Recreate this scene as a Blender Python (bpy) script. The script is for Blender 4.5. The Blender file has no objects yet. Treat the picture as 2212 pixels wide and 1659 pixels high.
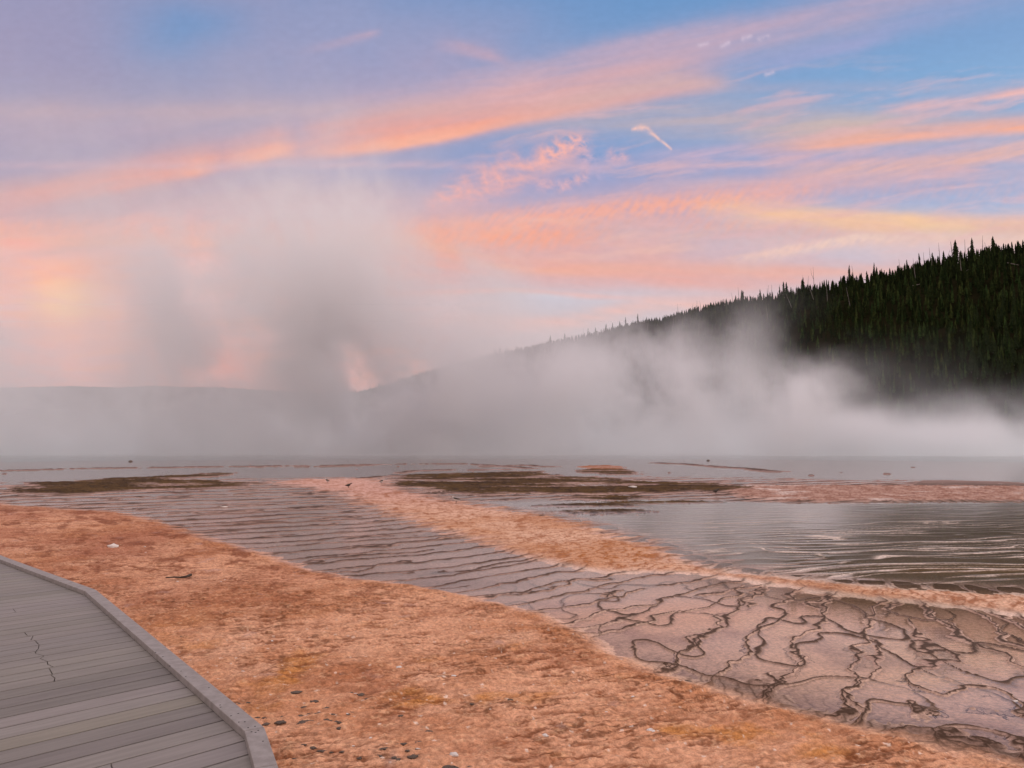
import bpy, bmesh, math, random
import numpy as np
from mathutils import Vector, Matrix

sc = bpy.context.scene
C = sc.collection
R = math.radians
# ------------------------------------------------------------------ camera, sky, sun, exposure
CAM_Z = 2.05
PITCH = R(4.339)
cam = bpy.data.objects.new('camera', bpy.data.cameras.new('camera'))
C.objects.link(cam); sc.camera = cam
cam.data.sensor_width = 36; cam.data.lens = 36 * 1878 / 2500
cam.data.clip_start = 0.05; cam.data.clip_end = 20000
cam.location = (0, 0, CAM_Z); cam.rotation_euler = (R(90) + PITCH, 0, 0)

SUN_EL, SUN_AZ = R(14), R(62)            # azimuth clockwise from +Y (the way the camera looks)
NISHITA_STRENGTH = 0.12
SUN_STRENGTH = 1.0
OVERHEAD = (1.22, 1.02, 1.02)            # unseen sky overhead and behind the viewer, brightened to light ground and steam
sc.view_settings.view_transform = 'Standard'; sc.view_settings.look = 'None'
sc.view_settings.exposure = 0.0; sc.view_settings.gamma = 1
sun = bpy.data.objects.new('sun', bpy.data.lights.new('sun', 'SUN')); C.objects.link(sun)
sun.data.energy = SUN_STRENGTH; sun.data.angle = R(20); sun.data.color = (1, .86, .74)
sun.rotation_euler = (R(90) - SUN_EL, 0, -SUN_AZ + math.pi)

cy = sc.cycles
cy.volume_bounces = 5; cy.volume_step_rate = 4; cy.volume_max_steps = 256
cy.max_bounces = 8; cy.transparent_max_bounces = 12; cy.glossy_bounces = 3; cy.diffuse_bounces = 3

F = 1661.7; CX, CY = 1106.0, 829.5       # focal length and centre in the photograph's 2212 x 1659 pixels
def ray(x, y):
    u = (np.asarray(x, float) - CX) / F; v = (CY - np.asarray(y, float)) / F
    return u, np.cos(PITCH) - v * np.sin(PITCH), np.sin(PITCH) + v * np.cos(PITCH)
def ground_at(x, y, h=0.0):              # the point at height h that a pixel of the photograph looks at
    a, b, c = ray(x, y); t = (h - CAM_Z) / c
    return np.stack([a * t, b * t], -1)
def at_depth(x, y, Y):                   # the point at depth Y
    a, b, c = ray(x, y); t = Y / b
    return a * t, Y + 0 * t, CAM_Z + c * t

# ------------------------------------------------------------------ noise
_rs = np.random.RandomState(7)
_perm = _rs.permutation(256).astype(np.int32); _perm = np.concatenate([_perm, _perm, _perm[:2]])
_gx = np.cos(np.arange(256) * 2.399963).astype(np.float32); _gy = np.sin(np.arange(256) * 2.399963).astype(np.float32)
def perlin(x, y):
    x = np.asarray(x, np.float32); y = np.asarray(y, np.float32)
    fx = np.floor(x); fy = np.floor(y)
    xi = fx.astype(np.int32) & 255; yi = fy.astype(np.int32) & 255
    x = x - fx; y = y - fy
    u = x * x * x * (x * (x * 6 - 15) + 10); v = y * y * y * (y * (y * 6 - 15) + 10)
    def g(ix, iy, dx, dy):
        h = _perm[_perm[ix] + iy]
        return _gx[h] * dx + _gy[h] * dy
    a = g(xi, yi, x, y); b = g(xi + 1, yi, x - 1, y)
    c = g(xi, yi + 1, x, y - 1); d = g(xi + 1, yi + 1, x - 1, y - 1)
    a = a + u * (b - a); c = c + u * (d - c)
    return (a + v * (c - a)) * 1.5
def fbm(x, y, o=4, gain=.5, seed=0.):
    s = 0; a = 1; t = 0
    for k in range(o):
        s = s + a * perlin(x * 2 ** k + seed + 17.3 * k, y * 2 ** k - seed * 1.7 + 9.1 * k); t += a; a *= gain
    return s / t
def ridged(x, y, o=4, gain=.5, seed=0.):
    s = 0; a = 1; t = 0
    for k in range(o):
        s = s + a * (1 - np.abs(perlin(x * 2.03 ** k + seed + 31.7 * k, y * 2.03 ** k + seed * .7 + 5.3 * k)) * 2); t += a; a *= gain
    return s / t
def sstep(a, b, x):
    t = np.clip((x - a) / (b - a), 0, 1); return t * t * (3 - 2 * t)
def srgb(r, g, b):
    c = np.array([r, g, b]) / 255.
    return np.where(c < .04045, c / 12.92, ((c + .055) / 1.055) ** 2.4)

# ------------------------------------------------------------------ sky: Nishita sky behind a sheet of sunset clouds
def paint_sky(W=4096, H=2048):
    img = np.zeros((H, W, 4), np.float32)
    el = (np.arange(H) + .5) / H * 180 - 90
    az = ((np.arange(W) + .5) / W - .25) * 360
    az = (az + 180) % 360 - 180
    E_, A_ = np.meshgrid(R(1) * el[::8], R(1) * az[::8], indexing='ij')
    dx, dy, dz = np.cos(E_) * np.sin(A_), np.cos(E_) * np.cos(A_), np.sin(E_)
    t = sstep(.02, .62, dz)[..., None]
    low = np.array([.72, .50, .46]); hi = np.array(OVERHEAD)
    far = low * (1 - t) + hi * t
    n = fbm(dx * 2.2 + 3 * dz, dy * 5 + dz, 4)[..., None]
    far = far * (1 + .35 * n)
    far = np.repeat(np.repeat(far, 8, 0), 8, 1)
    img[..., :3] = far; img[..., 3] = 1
    # the part of the sky in front of the viewer
    r0, r1 = np.searchsorted(el, -7), np.searchsorted(el, 52)
    order = np.argsort(az); azs = az[order]
    c0, c1 = np.searchsorted(azs, -54), np.searchsorted(azs, 54)
    cols = order[c0:c1]
    E_, A_ = np.meshgrid(R(1) * el[r0:r1], R(1) * azs[c0:c1], indexing='ij')
    dx, dy, dz = np.cos(E_) * np.sin(A_), np.cos(E_) * np.cos(A_), np.sin(E_)
    fw = dy * np.cos(PITCH) + dz * np.sin(PITCH); up = -dy * np.sin(PITCH) + dz * np.cos(PITCH)
    fw = np.maximum(fw, .05)
    X = CX + F * dx / fw; Y = CY - F * up / fw
    wx = fbm(X / 260, Y / 160, 4, seed=3.) ; wy = fbm(X / 260, Y / 160, 4, seed=40.)
    X0, Y0 = X, Y
    def streak(ang, lx, ly, o=4, seed=0., warp=14):
        a = R(ang); x = X0 + warp * wx; y = Y0 + warp * wy
        return fbm((x * np.cos(a) + y * np.sin(a)) / lx, (-x * np.sin(a) + y * np.cos(a)) / ly, o, .55, seed)
    RGB = np.zeros(X.shape + (3,), np.float32); AL = np.zeros(X.shape, np.float32)
    def over(m, col):
        nonlocal RGB, AL
        m = np.clip(m, 0, 1)[..., None]
        RGB = RGB * (1 - m) + np.asarray(col, np.float32) * m; AL = AL * (1 - m[..., 0]) + m[..., 0]
    def band(pts, up_, dn, col, tex=None, amp=.5, wob=6, p=2.):
        pts = np.array(pts, float)
        c = np.interp(X, pts[:, 0], pts[:, 1]) + wob * wy + .4 * wob * fbm(X / 40, Y / 30, 3, seed=pts[0, 1])
        a = np.interp(X, pts[:, 0], pts[:, 2], left=pts[0, 2], right=pts[-1, 2])
        d = Y - c; w = np.where(d < 0, up_, dn)
        m = np.exp(-np.abs(d / w) ** p) * a
        if tex is not None: m = m * np.clip(1 - amp + 2 * amp * (.5 + tex), 0, 1.6)
        over(m, col)
    def blob(cx, cy_, rx, ry, col, a, tex=None, amp=.6, rot=0):
        t_ = R(rot); ux = X + 22 * wx - cx; uy = Y + 22 * wy - cy_
        q = ((ux * np.cos(t_) + uy * np.sin(t_)) / rx) ** 2 + ((-ux * np.sin(t_) + uy * np.cos(t_)) / ry) ** 2
        m = np.exp(-q) * a
        if tex is not None: m = m * np.clip(1 - amp + 2 * amp * (.5 + tex), 0, 1.6)
        over(m, col)
    S = lambda *c: srgb(*c)
    # blue behind the clouds, over the Nishita blue
    ys = [-500, 0, 200, 400, 520, 640, 760, 860]
    base = np.stack([np.interp(Y, ys, v) for v in np.array([S(94, 140, 200), S(108, 154, 207), S(124, 163, 210), S(142, 162, 211), S(176, 190, 220), S(206, 204, 216), S(216, 188, 186), S(206, 180, 178)]).T], -1)
    right = sstep(1300, 2300, X) * sstep(60, 200, Y) * (1 - sstep(420, 640, Y))
    base = base * (1 - .5 * right[..., None]) + .5 * right[..., None] * S(122, 176, 222)
    RGB = base * .82; AL[:] = .82
    s1 = streak(-12, 420, 40, 5, 1.); s2 = streak(-4, 380, 26, 5, 8.); s3 = streak(-14, 240, 18, 5, 15.); s4 = streak(8, 300, 22, 4, 21.)
    soft = fbm(X / 330, Y / 210, 5, .5, 60.)
    salmon, peach, mauve = S(242, 164, 146), S(248, 186, 160), S(186, 164, 174)
    lav, pink, yel, orange = S(166, 160, 192), S(212, 172, 180), S(252, 212, 158), S(252, 168, 122)
    # mauve veils of the upper left
    hole = 1 - .8 * np.exp(-((X + 30 * wx - 410) / 150) ** 2 - ((Y + 30 * wy - 70) / 75) ** 2)
    over(.8 * sstep(1150, 500, X + 90 * soft) * sstep(520, 330, Y) * hole * (.8 + .5 * soft), S(164, 156, 186))
    over(.92 * sstep(430, 60, X + 60 * soft) * sstep(760, 380, Y) * (.82 + .3 * soft), S(160, 153, 184))
    blob(820, 180, 330, 150, lav, .85, soft, .5, -12)
    blob(400, 290, 420, 110, S(168, 158, 182), .8, soft, .4)
    blob(760, 60, 120, 90, S(150, 158, 195), .6, soft, .5)
    band([(640, 110, 0), (720, 95, .3), (800, 76, .5), (830, 70, 0)], 12, 10, S(200, 168, 185), s3, .5)
    band([(930, 95, 0), (1000, 105, .6), (1060, 122, .7), (1120, 140, 0)], 16, 12, S(196, 166, 184), s4, .5)
    # wide lavender veil rising to the right, and the salmon streak under it
    band([(560, 265, 0), (800, 225, .45), (1000, 205, .7), (1106, 178, .85), (1350, 118, .85), (1600, 68, .85), (1900, 8, .7), (2100, -40, .5), (2400, -110, .3)], 42, 62, S(190, 168, 190), s1, .35, 14)
    band([(700, 262, .2), (900, 225, .5), (1106, 205, .85), (1300, 168, .8), (1450, 140, .5), (1650, 100, .0)], 30, 60, pink, s1, .4, 12)
    band([(1500, 150, 0), (1696, 122, .5), (1850, 90, .55), (2006, 32, .4), (2200, -20, 0)], 20, 24, S(160, 164, 205), s1, .5, 10)
    band([(1050, 255, .2), (1250, 250, .6), (1500, 262, .8), (1750, 280, .75), (1950, 290, .5), (2300, 250, .3)], 60, 42, S(186, 174, 186), s2, .35, 12)
    blob(1850, 275, 170, 30, S(205, 184, 178), .7, s2, .4, -3)
    band([(640, 282, 0), (700, 280, .6), (800, 268, .75), (900, 248, .35), (1050, 225, 0)], 22, 26, S(228, 165, 155), s1, .4, 8)
    over(.75 * sstep(1050, 650, X + 60 * soft) * sstep(360, 440, Y + 40 * s1), S(192, 168, 174))
    band([(-400, 520, .5), (0, 455, .8), (110, 428, .75), (200, 408, .8), (350, 378, .9), (425, 366, 1), (480, 352, .6), (540, 342, .85), (600, 326, 1), (650, 330, .5), (740, 322, .75), (850, 304, .95), (1000, 276, .9), (1106, 248, .75), (1250, 222, .5), (1400, 200, .4), (1500, 185, .3), (1580, 178, 0)], 44, 19, salmon, s1, .3, 5, 2.2)
    band([(380, 372, 0), (425, 365, .7), (480, 352, 0), (560, 340, .7), (605, 326, .8), (640, 330, 0), (740, 328, .5), (850, 314, .95), (950, 298, .75), (1106, 264, .5), (1300, 230, .25), (1500, 190, .1)], 16, 11, S(252, 178, 150), s3, .3, 4)
    band([(1106, 240, .3), (1300, 205, .6), (1440, 178, .75), (1540, 180, .4), (1600, 182, 0)], 26, 18, S(214, 178, 176), s1, .4, 6)
    # right-hand streaks
    band([(1880, 245, 0), (1960, 232, .5), (2106, 212, .7), (2250, 192, .85), (2500, 160, .8)], 13, 10, S(236, 184, 180), s3, .5, 6)
    band([(1560, 330, 0), (1750, 318, .6), (1860, 303, .85), (2000, 290, .95), (2212, 276, 1), (2500, 250, .9)], 24, 13, S(244, 176, 152), s2, .3, 5)
    band([(1350, 345, 0), (1450, 335, .5), (1600, 330, .6), (1760, 342, .45), (1900, 328, .5), (2100, 316, .3)], 16, 14, S(206, 176, 196), s3, .6, 8)
    band([(1700, 358, .4), (1860, 352, .7), (1960, 345, .5)], 10, 8, S(215, 178, 190), s3, .6, 6)
    band([(1640, 385, 0), (1750, 378, .6), (1900, 368, .85), (2060, 350, .85), (2212, 322, .8), (2400, 300, .7)], 22, 20, S(232, 184, 172), s3, .55, 9)
    band([(1300, 432, 0), (1450, 402, .6), (1560, 402, .8), (1700, 408, .7), (1850, 395, .5), (2000, 380, .3)], 22, 20, S(206, 180, 192), s2, .5, 9)
    # broad soft pink under the belts
    band([(500, 520, .7), (800, 530, .8), (1106, 545, .8), (1350, 560, .75), (1600, 590, .7), (1800, 600, .5), (2000, 600, .3)], 95, 90, S(224, 174, 172), soft, .35, 16)
    band([(1450, 500, 0), (1700, 505, .5), (2000, 510, .8), (2300, 525, .85)], 46, 50, S(236, 204, 196), soft, .35, 10)
    band([(560, 470, .5), (850, 470, .55), (1106, 452, .5), (1350, 435, .45), (1700, 400, .4), (2000, 370, .3)], 52, 40, S(206, 170, 182), soft, .4, 14)
    # rippled belt above the hill
    rip = perlin((X0 + .9 * Y0 + 10 * wx) / 13, (Y0 - .55 * X0 + 12 * wy) / 30) * .6 + fbm(X0 / 22, Y0 / 14, 3, seed=77.) * .6
    band([(820, 500, .5), (930, 500, .85), (1106, 478, .95), (1250, 462, .95), (1400, 445, .9), (1550, 432, .85), (1700, 418, .6), (1800, 412, .2)], 28, 34, S(240, 174, 160), rip, .36, 9)
    band([(700, 500, .5), (930, 512, .95), (1060, 512, .85), (1200, 510, .75), (1400, 490, .5)], 22, 34, S(248, 170, 144), rip, .3, 9)
    band([(1480, 445, 0), (1600, 458, .8), (1780, 474, .9), (1950, 486, .95), (2100, 492, .8), (2300, 505, .7)], 24, 22, S(246, 196, 162), s4, .4, 7)
    blob(2020, 487, 80, 14, yel, .95, s2, .3, 4); blob(1880, 478, 190, 20, S(250, 200, 158), .6, s4, .4, 4)
    band([(1560, 568, 0), (1680, 545, .7), (1760, 528, .8), (1850, 512, .9), (2000, 508, .7), (2300, 515, .7)], 9, 14, S(246, 208, 190), rip, .4, 5)
    band([(1200, 505, 0), (1350, 500, .5), (1500, 505, .4)], 30, 22, S(196, 180, 190), soft, .5, 8)
    # low belts over the spring
    band([(900, 528, .5), (960, 545, .95), (1040, 568, 1), (1106, 578, 1), (1250, 585, .8), (1450, 588, .3)], 16, 12, S(252, 182, 140), s4, .3, 5)
    band([(500, 560, .5), (940, 555, .85), (1106, 572, .8), (1280, 588, .7), (1450, 598, .75), (1600, 610, .7), (1800, 585, .4)], 26, 40, S(234, 174, 164), s4, .45, 9)
    band([(900, 632, .5), (1106, 628, .9), (1280, 640, .9), (1380, 645, .4)], 6, 6, S(244, 176, 158), s4, .2, 3)
    band([(850, 660, .8), (1000, 655, .9), (1130, 645, .8), (1250, 640, .4)], 18, 26, S(205, 204, 216), s4, .4, 8)
    band([(860, 690, .5), (1000, 690, .8), (1100, 700, .8), (1250, 690, .6), (1400, 660, .6)], 16, 20, S(238, 190, 180), s4, .5, 7)
    # salmon sky low on the left, brighter in streaks
    lowl = sstep(1150, 700, X) * sstep(430, 680, Y + 90 * s1 + 50 * soft)
    over(.95 * lowl * (.8 + .5 * s4), S(236, 158, 136))
    over(.85 * sstep(.0, .4, s2) * lowl, S(252, 162, 122))
    blob(150, 640, 85, 60, S(255, 184, 126), 1, s4, .5); blob(140, 640, 50, 34, S(255, 198, 136), .7, s4, .6)
    blob(165, 575, 110, 26, S(252, 164, 124), .9, s4, .4); blob(260, 720, 120, 34, S(252, 170, 138), .9, s2, .5)
    blob(490, 790, 80, 34, S(252, 152, 126), .95); blob(720, 535, 110, 26, S(250, 172, 138), .9, s4, .5)
    blob(690, 655, 80, 70, S(252, 170, 140), .85); blob(45, 525, 70, 10, S(248, 160, 140), .8, s2, .4)
    blob(420, 640, 120, 90, S(226, 186, 180), .7, soft, .5); blob(1010, 680, 120, 50, S(232, 200, 196), .6, s4, .5)
    reg = sstep(850, 1200, X) * sstep(90, 220, Y) * sstep(640, 520, Y)
    s5 = streak(-9, 300, 34, 5, 33., 26); s6 = streak(-5, 420, 46, 4, 51., 30)
    over(.55 * reg * sstep(-.05, .55, s5 + .3 * soft), S(226, 180, 182)); over(.45 * reg * sstep(.0, .55, s6 + .3 * soft) * sstep(420, 480, Y), S(242, 194, 176))
    # blown tufts
    curl = ridged((X0 + 26 * wx) / 60 + Y0 / 90, (Y0 + 30 * wy) / 36 - X0 / 120, 4, .55, 5.) - .35
    fine = ridged((X0 + 30 * wy) / 34 + Y0 / 50, (Y0 + 34 * wx) / 26 - X0 / 60, 4, .6, 12.) - .25
    def tuft(pts, w, col, a, tx):
        pts = np.array(pts, float); m = 0
        for (x0, y0, r), (x1, y1, r1) in zip(pts[:-1], pts[1:]):
            vx, vy = x1 - x0, y1 - y0; L = vx * vx + vy * vy
            t_ = np.clip(((X + 12 * wx - x0) * vx + (Y + 12 * wy - y0) * vy) / L, 0, 1)
            d = np.hypot(X + 12 * wx - x0 - t_ * vx, Y + 12 * wy - y0 - t_ * vy)
            m = np.maximum(m, np.exp(-(d / ((r + t_ * (r1 - r)) * w)) ** 2))
        over(a * m * np.clip(.35 + 1.3 * tx, 0, 1.25), col)
    tuft([(930, 440, 20), (985, 425, 30), (1040, 408, 36), (1106, 385, 40), (1160, 368, 34), (1230, 345, 24)], 1, S(216, 174, 182), .75, soft * .5 + .35)
    tuft([(930, 435, 14), (985, 415, 30), (1040, 395, 36), (1106, 372, 40), (1160, 355, 30)], 1, S(240, 178, 172), .85, curl)
    tuft([(1180, 340, 20), (1210, 325, 24), (1245, 312, 20), (1262, 308, 8)], 1, S(246, 180, 170), 1.0, fine)
    tuft([(1255, 310, 10), (1266, 340, 14), (1262, 385, 12), (1215, 405, 12), (1170, 400, 14)], 1, S(222, 176, 184), .75, fine)
    tuft([(1362, 280, 3), (1380, 277, 6), (1394, 281, 5), (1412, 297, 3), (1446, 324, 2)], 1, S(240, 194, 184), .85, fine * .7 + .25)
    tuft([(1320, 335, 16), (1350, 338, 12)], 1, S(224, 178, 186), .7, fine)
    tuft([(1270, 350, 22), (1300, 375, 16)], 1, S(186, 172, 202), .6, fine)
    for x, y in ((1518, 94), (1566, 95), (1614, 83), (1650, 84), (1662, 163)):
        tuft([(x - 8, y + 3, 5), (x + 9, y - 2, 4)], 1, S(214, 194, 212), .55, fine * .9 + .1)
    RGB *= (1 + .42 * lowl * sstep(1050, 500, X))[..., None]
    RGB *= (1 + .05 * fbm(X0 / 24, Y0 / 12, 3, seed=90.))[..., None]
    fade = (sstep(-54, -47, np.degrees(A_)) * sstep(54, 47, np.degrees(A_)) * sstep(52, 42, np.degrees(E_)))[..., None]
    sub = img[r0:r1][:, cols]
    new = np.concatenate([RGB, AL[..., None]], -1)
    img[r0:r1, cols] = sub * (1 - fade) + new * fade
    im = bpy.data.images.new('sunset_clouds', W, H, alpha=True, float_buffer=True)
    im.colorspace_settings.name = 'Non-Color'; im.alpha_mode = 'CHANNEL_PACKED'
    cover = img[1::4, 1::4].copy(); cover[..., :3] = cover[..., 3:]; cover[..., 3] = 1; img[..., 3] = 1
    im.pixels.foreach_set(img.ravel()); im.update()
    im2 = bpy.data.images.new('cloud_cover', W // 4, H // 4, alpha=False, float_buffer=True)
    im2.colorspace_settings.name = 'Non-Color'; im2.pixels.foreach_set(cover.ravel()); im2.update()
    return im, im2

world = bpy.data.worlds.new('World'); sc.world = world; world.use_nodes = True
nt = world.node_tree; bg = nt.nodes['Background']
sky = nt.nodes.new('ShaderNodeTexSky'); sky.sky_type = 'NISHITA'; sky.sun_disc = False
sky.sun_elevation = SUN_EL; sky.sun_rotation = SUN_AZ
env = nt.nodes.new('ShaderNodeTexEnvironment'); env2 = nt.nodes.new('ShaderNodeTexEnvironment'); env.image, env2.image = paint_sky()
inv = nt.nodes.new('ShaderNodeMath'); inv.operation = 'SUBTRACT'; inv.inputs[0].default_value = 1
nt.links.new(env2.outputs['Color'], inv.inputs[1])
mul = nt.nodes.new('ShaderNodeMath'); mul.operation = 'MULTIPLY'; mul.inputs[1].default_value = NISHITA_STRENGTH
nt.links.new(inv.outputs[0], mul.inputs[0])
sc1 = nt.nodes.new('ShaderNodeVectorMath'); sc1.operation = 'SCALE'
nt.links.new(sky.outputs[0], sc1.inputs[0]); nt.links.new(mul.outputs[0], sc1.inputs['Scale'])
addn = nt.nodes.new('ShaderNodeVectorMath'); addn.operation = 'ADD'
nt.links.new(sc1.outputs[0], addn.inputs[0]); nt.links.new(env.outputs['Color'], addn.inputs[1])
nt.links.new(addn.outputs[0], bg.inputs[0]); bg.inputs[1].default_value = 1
world.cycles.sampling_method = 'MANUAL'; world.cycles.sample_map_resolution = 512

# ------------------------------------------------------------------ helpers for objects and nodes
def tag(o, label=None, cat=None, group=None, kind=None):
    for k, v in (('label', label), ('category', cat), ('group', group), ('kind', kind)):
        if v: o[k] = v
    return o
def obj(name, verts, faces, mat=None, parent=None, smooth=False, mats=None, midx=None):
    me = bpy.data.meshes.new(name); me.from_pydata([tuple(v) for v in verts], [], [tuple(f) for f in faces])
    for m in (mats or ([mat] if mat else [])): me.materials.append(m)
    if midx is not None: me.polygons.foreach_set('material_index', np.asarray(midx, np.int32))
    if smooth: me.polygons.foreach_set('use_smooth', np.ones(len(me.polygons), bool))
    me.update()
    o = bpy.data.objects.new(name, me); C.objects.link(o); o.parent = parent
    return o
def empty(name, loc=(0, 0, 0), rz=0):
    o = bpy.data.objects.new(name, None); C.objects.link(o); o.location = loc; o.rotation_euler = (0, 0, rz); o.empty_display_size = .3
    return o
def big_mesh(name, co, quads, mat, attrs=(), smooth=True):
    me = bpy.data.meshes.new(name)
    me.vertices.add(len(co)); me.vertices.foreach_set('co', np.ascontiguousarray(co, np.float32).ravel())
    k = quads.shape[1]
    me.loops.add(quads.size); me.loops.foreach_set('vertex_index', np.ascontiguousarray(quads, np.int32).ravel())
    me.polygons.add(len(quads)); me.polygons.foreach_set('loop_start', np.arange(0, quads.size, k, dtype=np.int32))
    me.polygons.foreach_set('loop_total', np.full(len(quads), k, np.int32))
    me.polygons.foreach_set('use_smooth', np.full(len(quads), smooth, bool))
    for nm, a in attrs:
        if a.ndim == 2:
            t = me.attributes.new(nm, 'FLOAT_COLOR', 'POINT'); b = np.ones((len(a), 4), np.float32); b[:, :3] = a; t.data.foreach_set('color', b.ravel())
        else:
            t = me.attributes.new(nm, 'FLOAT', 'POINT'); t.data.foreach_set('value', a.astype(np.float32))
    me.materials.append(mat); me.update(calc_edges=True); me.validate()
    o = bpy.data.objects.new(name, me); C.objects.link(o)
    return o
class S_:                                  # a node socket with arithmetic
    def __init__(s, t, k): s.t, s.k = t, k
    def _m(s, op, *a):
        n = s.t.nodes.new('ShaderNodeMath'); n.operation = op
        for i, v in enumerate((s,) + a):
            if isinstance(v, S_): s.t.links.new(v.k, n.inputs[i])
            else: n.inputs[i].default_value = v
        return S_(s.t, n.outputs[0])
    def __add__(s, o): return s._m('ADD', o)
    def __sub__(s, o): return s._m('SUBTRACT', o)
    def __mul__(s, o): return s._m('MULTIPLY', o)
    def __truediv__(s, o): return s._m('DIVIDE', o)
    __radd__ = __add__; __rmul__ = __mul__
    def rsub(s, o): return (s * -1.) + o
    def max(s, o): return s._m('MAXIMUM', o)
    def min(s, o): return s._m('MINIMUM', o)
    def exp(s): return s._m('EXPONENT')
    def line(s, w):                        # 1 on whole numbers, falling off over w
        f = s._m('FRACT'); d = f.min(f.rsub(1.)) / w
        return (d * d * -1.).exp()
    def bump(s, w):
        d = s / w; return (d * d * -1.).exp()
    def pow(s, o): return s._m('POWER', o)
    def ramp(s, a, b, c=0., d=1., smooth=True):
        n = s.t.nodes.new('ShaderNodeMapRange'); n.interpolation_type = 'SMOOTHSTEP' if smooth else 'LINEAR'
        s.t.links.new(s.k, n.inputs[0])
        for i, v in enumerate((a, b, c, d)): n.inputs[1 + i].default_value = v
        return S_(s.t, n.outputs[0])
    def curve(s, pts, x0, x1):             # piecewise curve through pts; y in 0..1
        n = s.t.nodes.new('ShaderNodeFloatCurve'); cv = n.mapping.curves[0]
        q = s.ramp(x0, x1, 0, 1, False); s.t.links.new(q.k, n.inputs['Value'])
        P = [((x - x0) / (x1 - x0), y) for x, y in pts]
        cv.points[0].location = P[0]; cv.points[1].location = P[-1]
        for p in P[1:-1]: cv.points.new(*p)
        n.mapping.update()
        return S_(s.t, n.outputs[0])
def noise(t, vec, scale, detail=4, rough=.5, dist=0., dim='3D'):
    n = t.nodes.new('ShaderNodeTexNoise'); n.noise_dimensions = dim
    if vec is not None: t.links.new(vec, n.inputs['Vector'])
    n.inputs['Scale'].default_value = scale; n.inputs['Detail'].default_value = detail
    n.inputs['Roughness'].default_value = rough; n.inputs['Distortion'].default_value = dist
    return n
def mat(name, col=(.5, .5, .5), rough=.8, spec=.3):
    m = bpy.data.materials.new(name); m.use_nodes = True; b = m.node_tree.nodes['Principled BSDF']
    b.inputs['Base Color'].default_value = tuple(col) + (1,); b.inputs['Roughness'].default_value = rough
    b.inputs['Specular IOR Level'].default_value = spec
    return m, m.node_tree, b
def mottled(name, c0, c1, scale, rough=.85, bump=0., spec=.3, coord='Object', stretch=None, attr=None):
    m, t, b = mat(name, c0, rough, spec)
    tc = t.nodes.new('ShaderNodeTexCoord'); v = tc.outputs[coord]
    if stretch:
        mp = t.nodes.new('ShaderNodeMapping'); mp.vector_type = 'TEXTURE'; mp.inputs['Scale'].default_value = [1 / q_ for q_ in stretch[:3]]
        if len(stretch) > 3: mp.inputs['Rotation'].default_value = (0, 0, stretch[3])
        t.links.new(v, mp.inputs[0]); v = mp.outputs[0]
    n = noise(t, v, scale, 6, .6)
    mx = t.nodes.new('ShaderNodeMix'); mx.data_type = 'RGBA'
    mx.inputs['A'].default_value = tuple(c0) + (1,); mx.inputs['B'].default_value = tuple(c1) + (1,)
    t.links.new(S_(t, n.outputs[0]).ramp(.32, .68).k, mx.inputs['Factor'])
    out = mx.outputs['Result']
    if attr:
        a = t.nodes.new('ShaderNodeAttribute'); a.attribute_name = attr
        m2 = t.nodes.new('ShaderNodeMix'); m2.data_type = 'RGBA'; m2.blend_type = 'MULTIPLY'; m2.inputs['Factor'].default_value = 1
        t.links.new(out, m2.inputs['A']); t.links.new(a.outputs['Color'], m2.inputs['B']); out = m2.outputs['Result']
    t.links.new(out, b.inputs['Base Color'])
    if bump:
        bp = t.nodes.new('ShaderNodeBump'); bp.inputs['Strength'].default_value = bump; bp.inputs['Distance'].default_value = .01
        t.links.new(n.outputs[0], bp.inputs['Height']); t.links.new(bp.outputs[0], b.inputs['Normal'])
    return m

# ------------------------------------------------------------------ ground: one sheet out to the horizon
def poly_plan(px): 
    px = np.array(px, float); return ground_at(px[:, 0], px[:, 1])
def signed(x, y, poly):                    # metres, positive inside
    d2 = np.full(x.shape, 1e12, np.float32); ins = np.zeros(x.shape, bool)
    n = len(poly)
    for i in range(n):
        ax, ay = poly[i]; bx, by = poly[(i + 1) % n]
        vx, vy = bx - ax, by - ay
        t = np.clip(((x - ax) * vx + (y - ay) * vy) / (vx * vx + vy * vy + 1e-9), 0, 1)
        d2 = np.minimum(d2, (x - ax - t * vx) ** 2 + (y - ay - t * vy) ** 2)
        c = (ay > y) != (by > y)
        with np.errstate(divide='ignore', invalid='ignore'):
            ins ^= c & (x < (bx - ax) * (y - ay) / (by - ay + 1e-12) + ax)
    return np.where(ins, 1, -1) * np.sqrt(d2)
def line_dist(x, y, pl):
    d2 = np.full(x.shape, 1e12, np.float32); s = np.zeros(x.shape, np.float32); acc = 0
    for (ax, ay), (bx, by) in zip(pl[:-1], pl[1:]):
        vx, vy = bx - ax, by - ay; L = math.hypot(vx, vy)
        t = np.clip(((x - ax) * vx + (y - ay) * vy) / (L * L), 0, 1)
        q = (x - ax - t * vx) ** 2 + (y - ay - t * vy) ** 2
        k = q < d2; d2 = np.where(k, q, d2); s = np.where(k, acc + t * L, s); acc += L
    return np.sqrt(d2), s
NEAR_MAT = [(-1500, 1076), (-400, 1080), (0, 1087), (100, 1097), (250, 1106), (330, 1120), (400, 1146), (470, 1167), (560, 1191), (640, 1216), (700, 1236), (760, 1247), (820, 1256), (900, 1263), (1000, 1281), (1100, 1306), (1180, 1326), (1250, 1362), (1300, 1391), (1400, 1441), (1500, 1476), (1600, 1501), (1700, 1531), (1800, 1556), (1900, 1581), (2000, 1602), (2100, 1622), (2212, 1650), (2600, 1730), (3600, 1960), (3600, 5200), (-3000, 5200), (-3000, 1300)]
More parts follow.
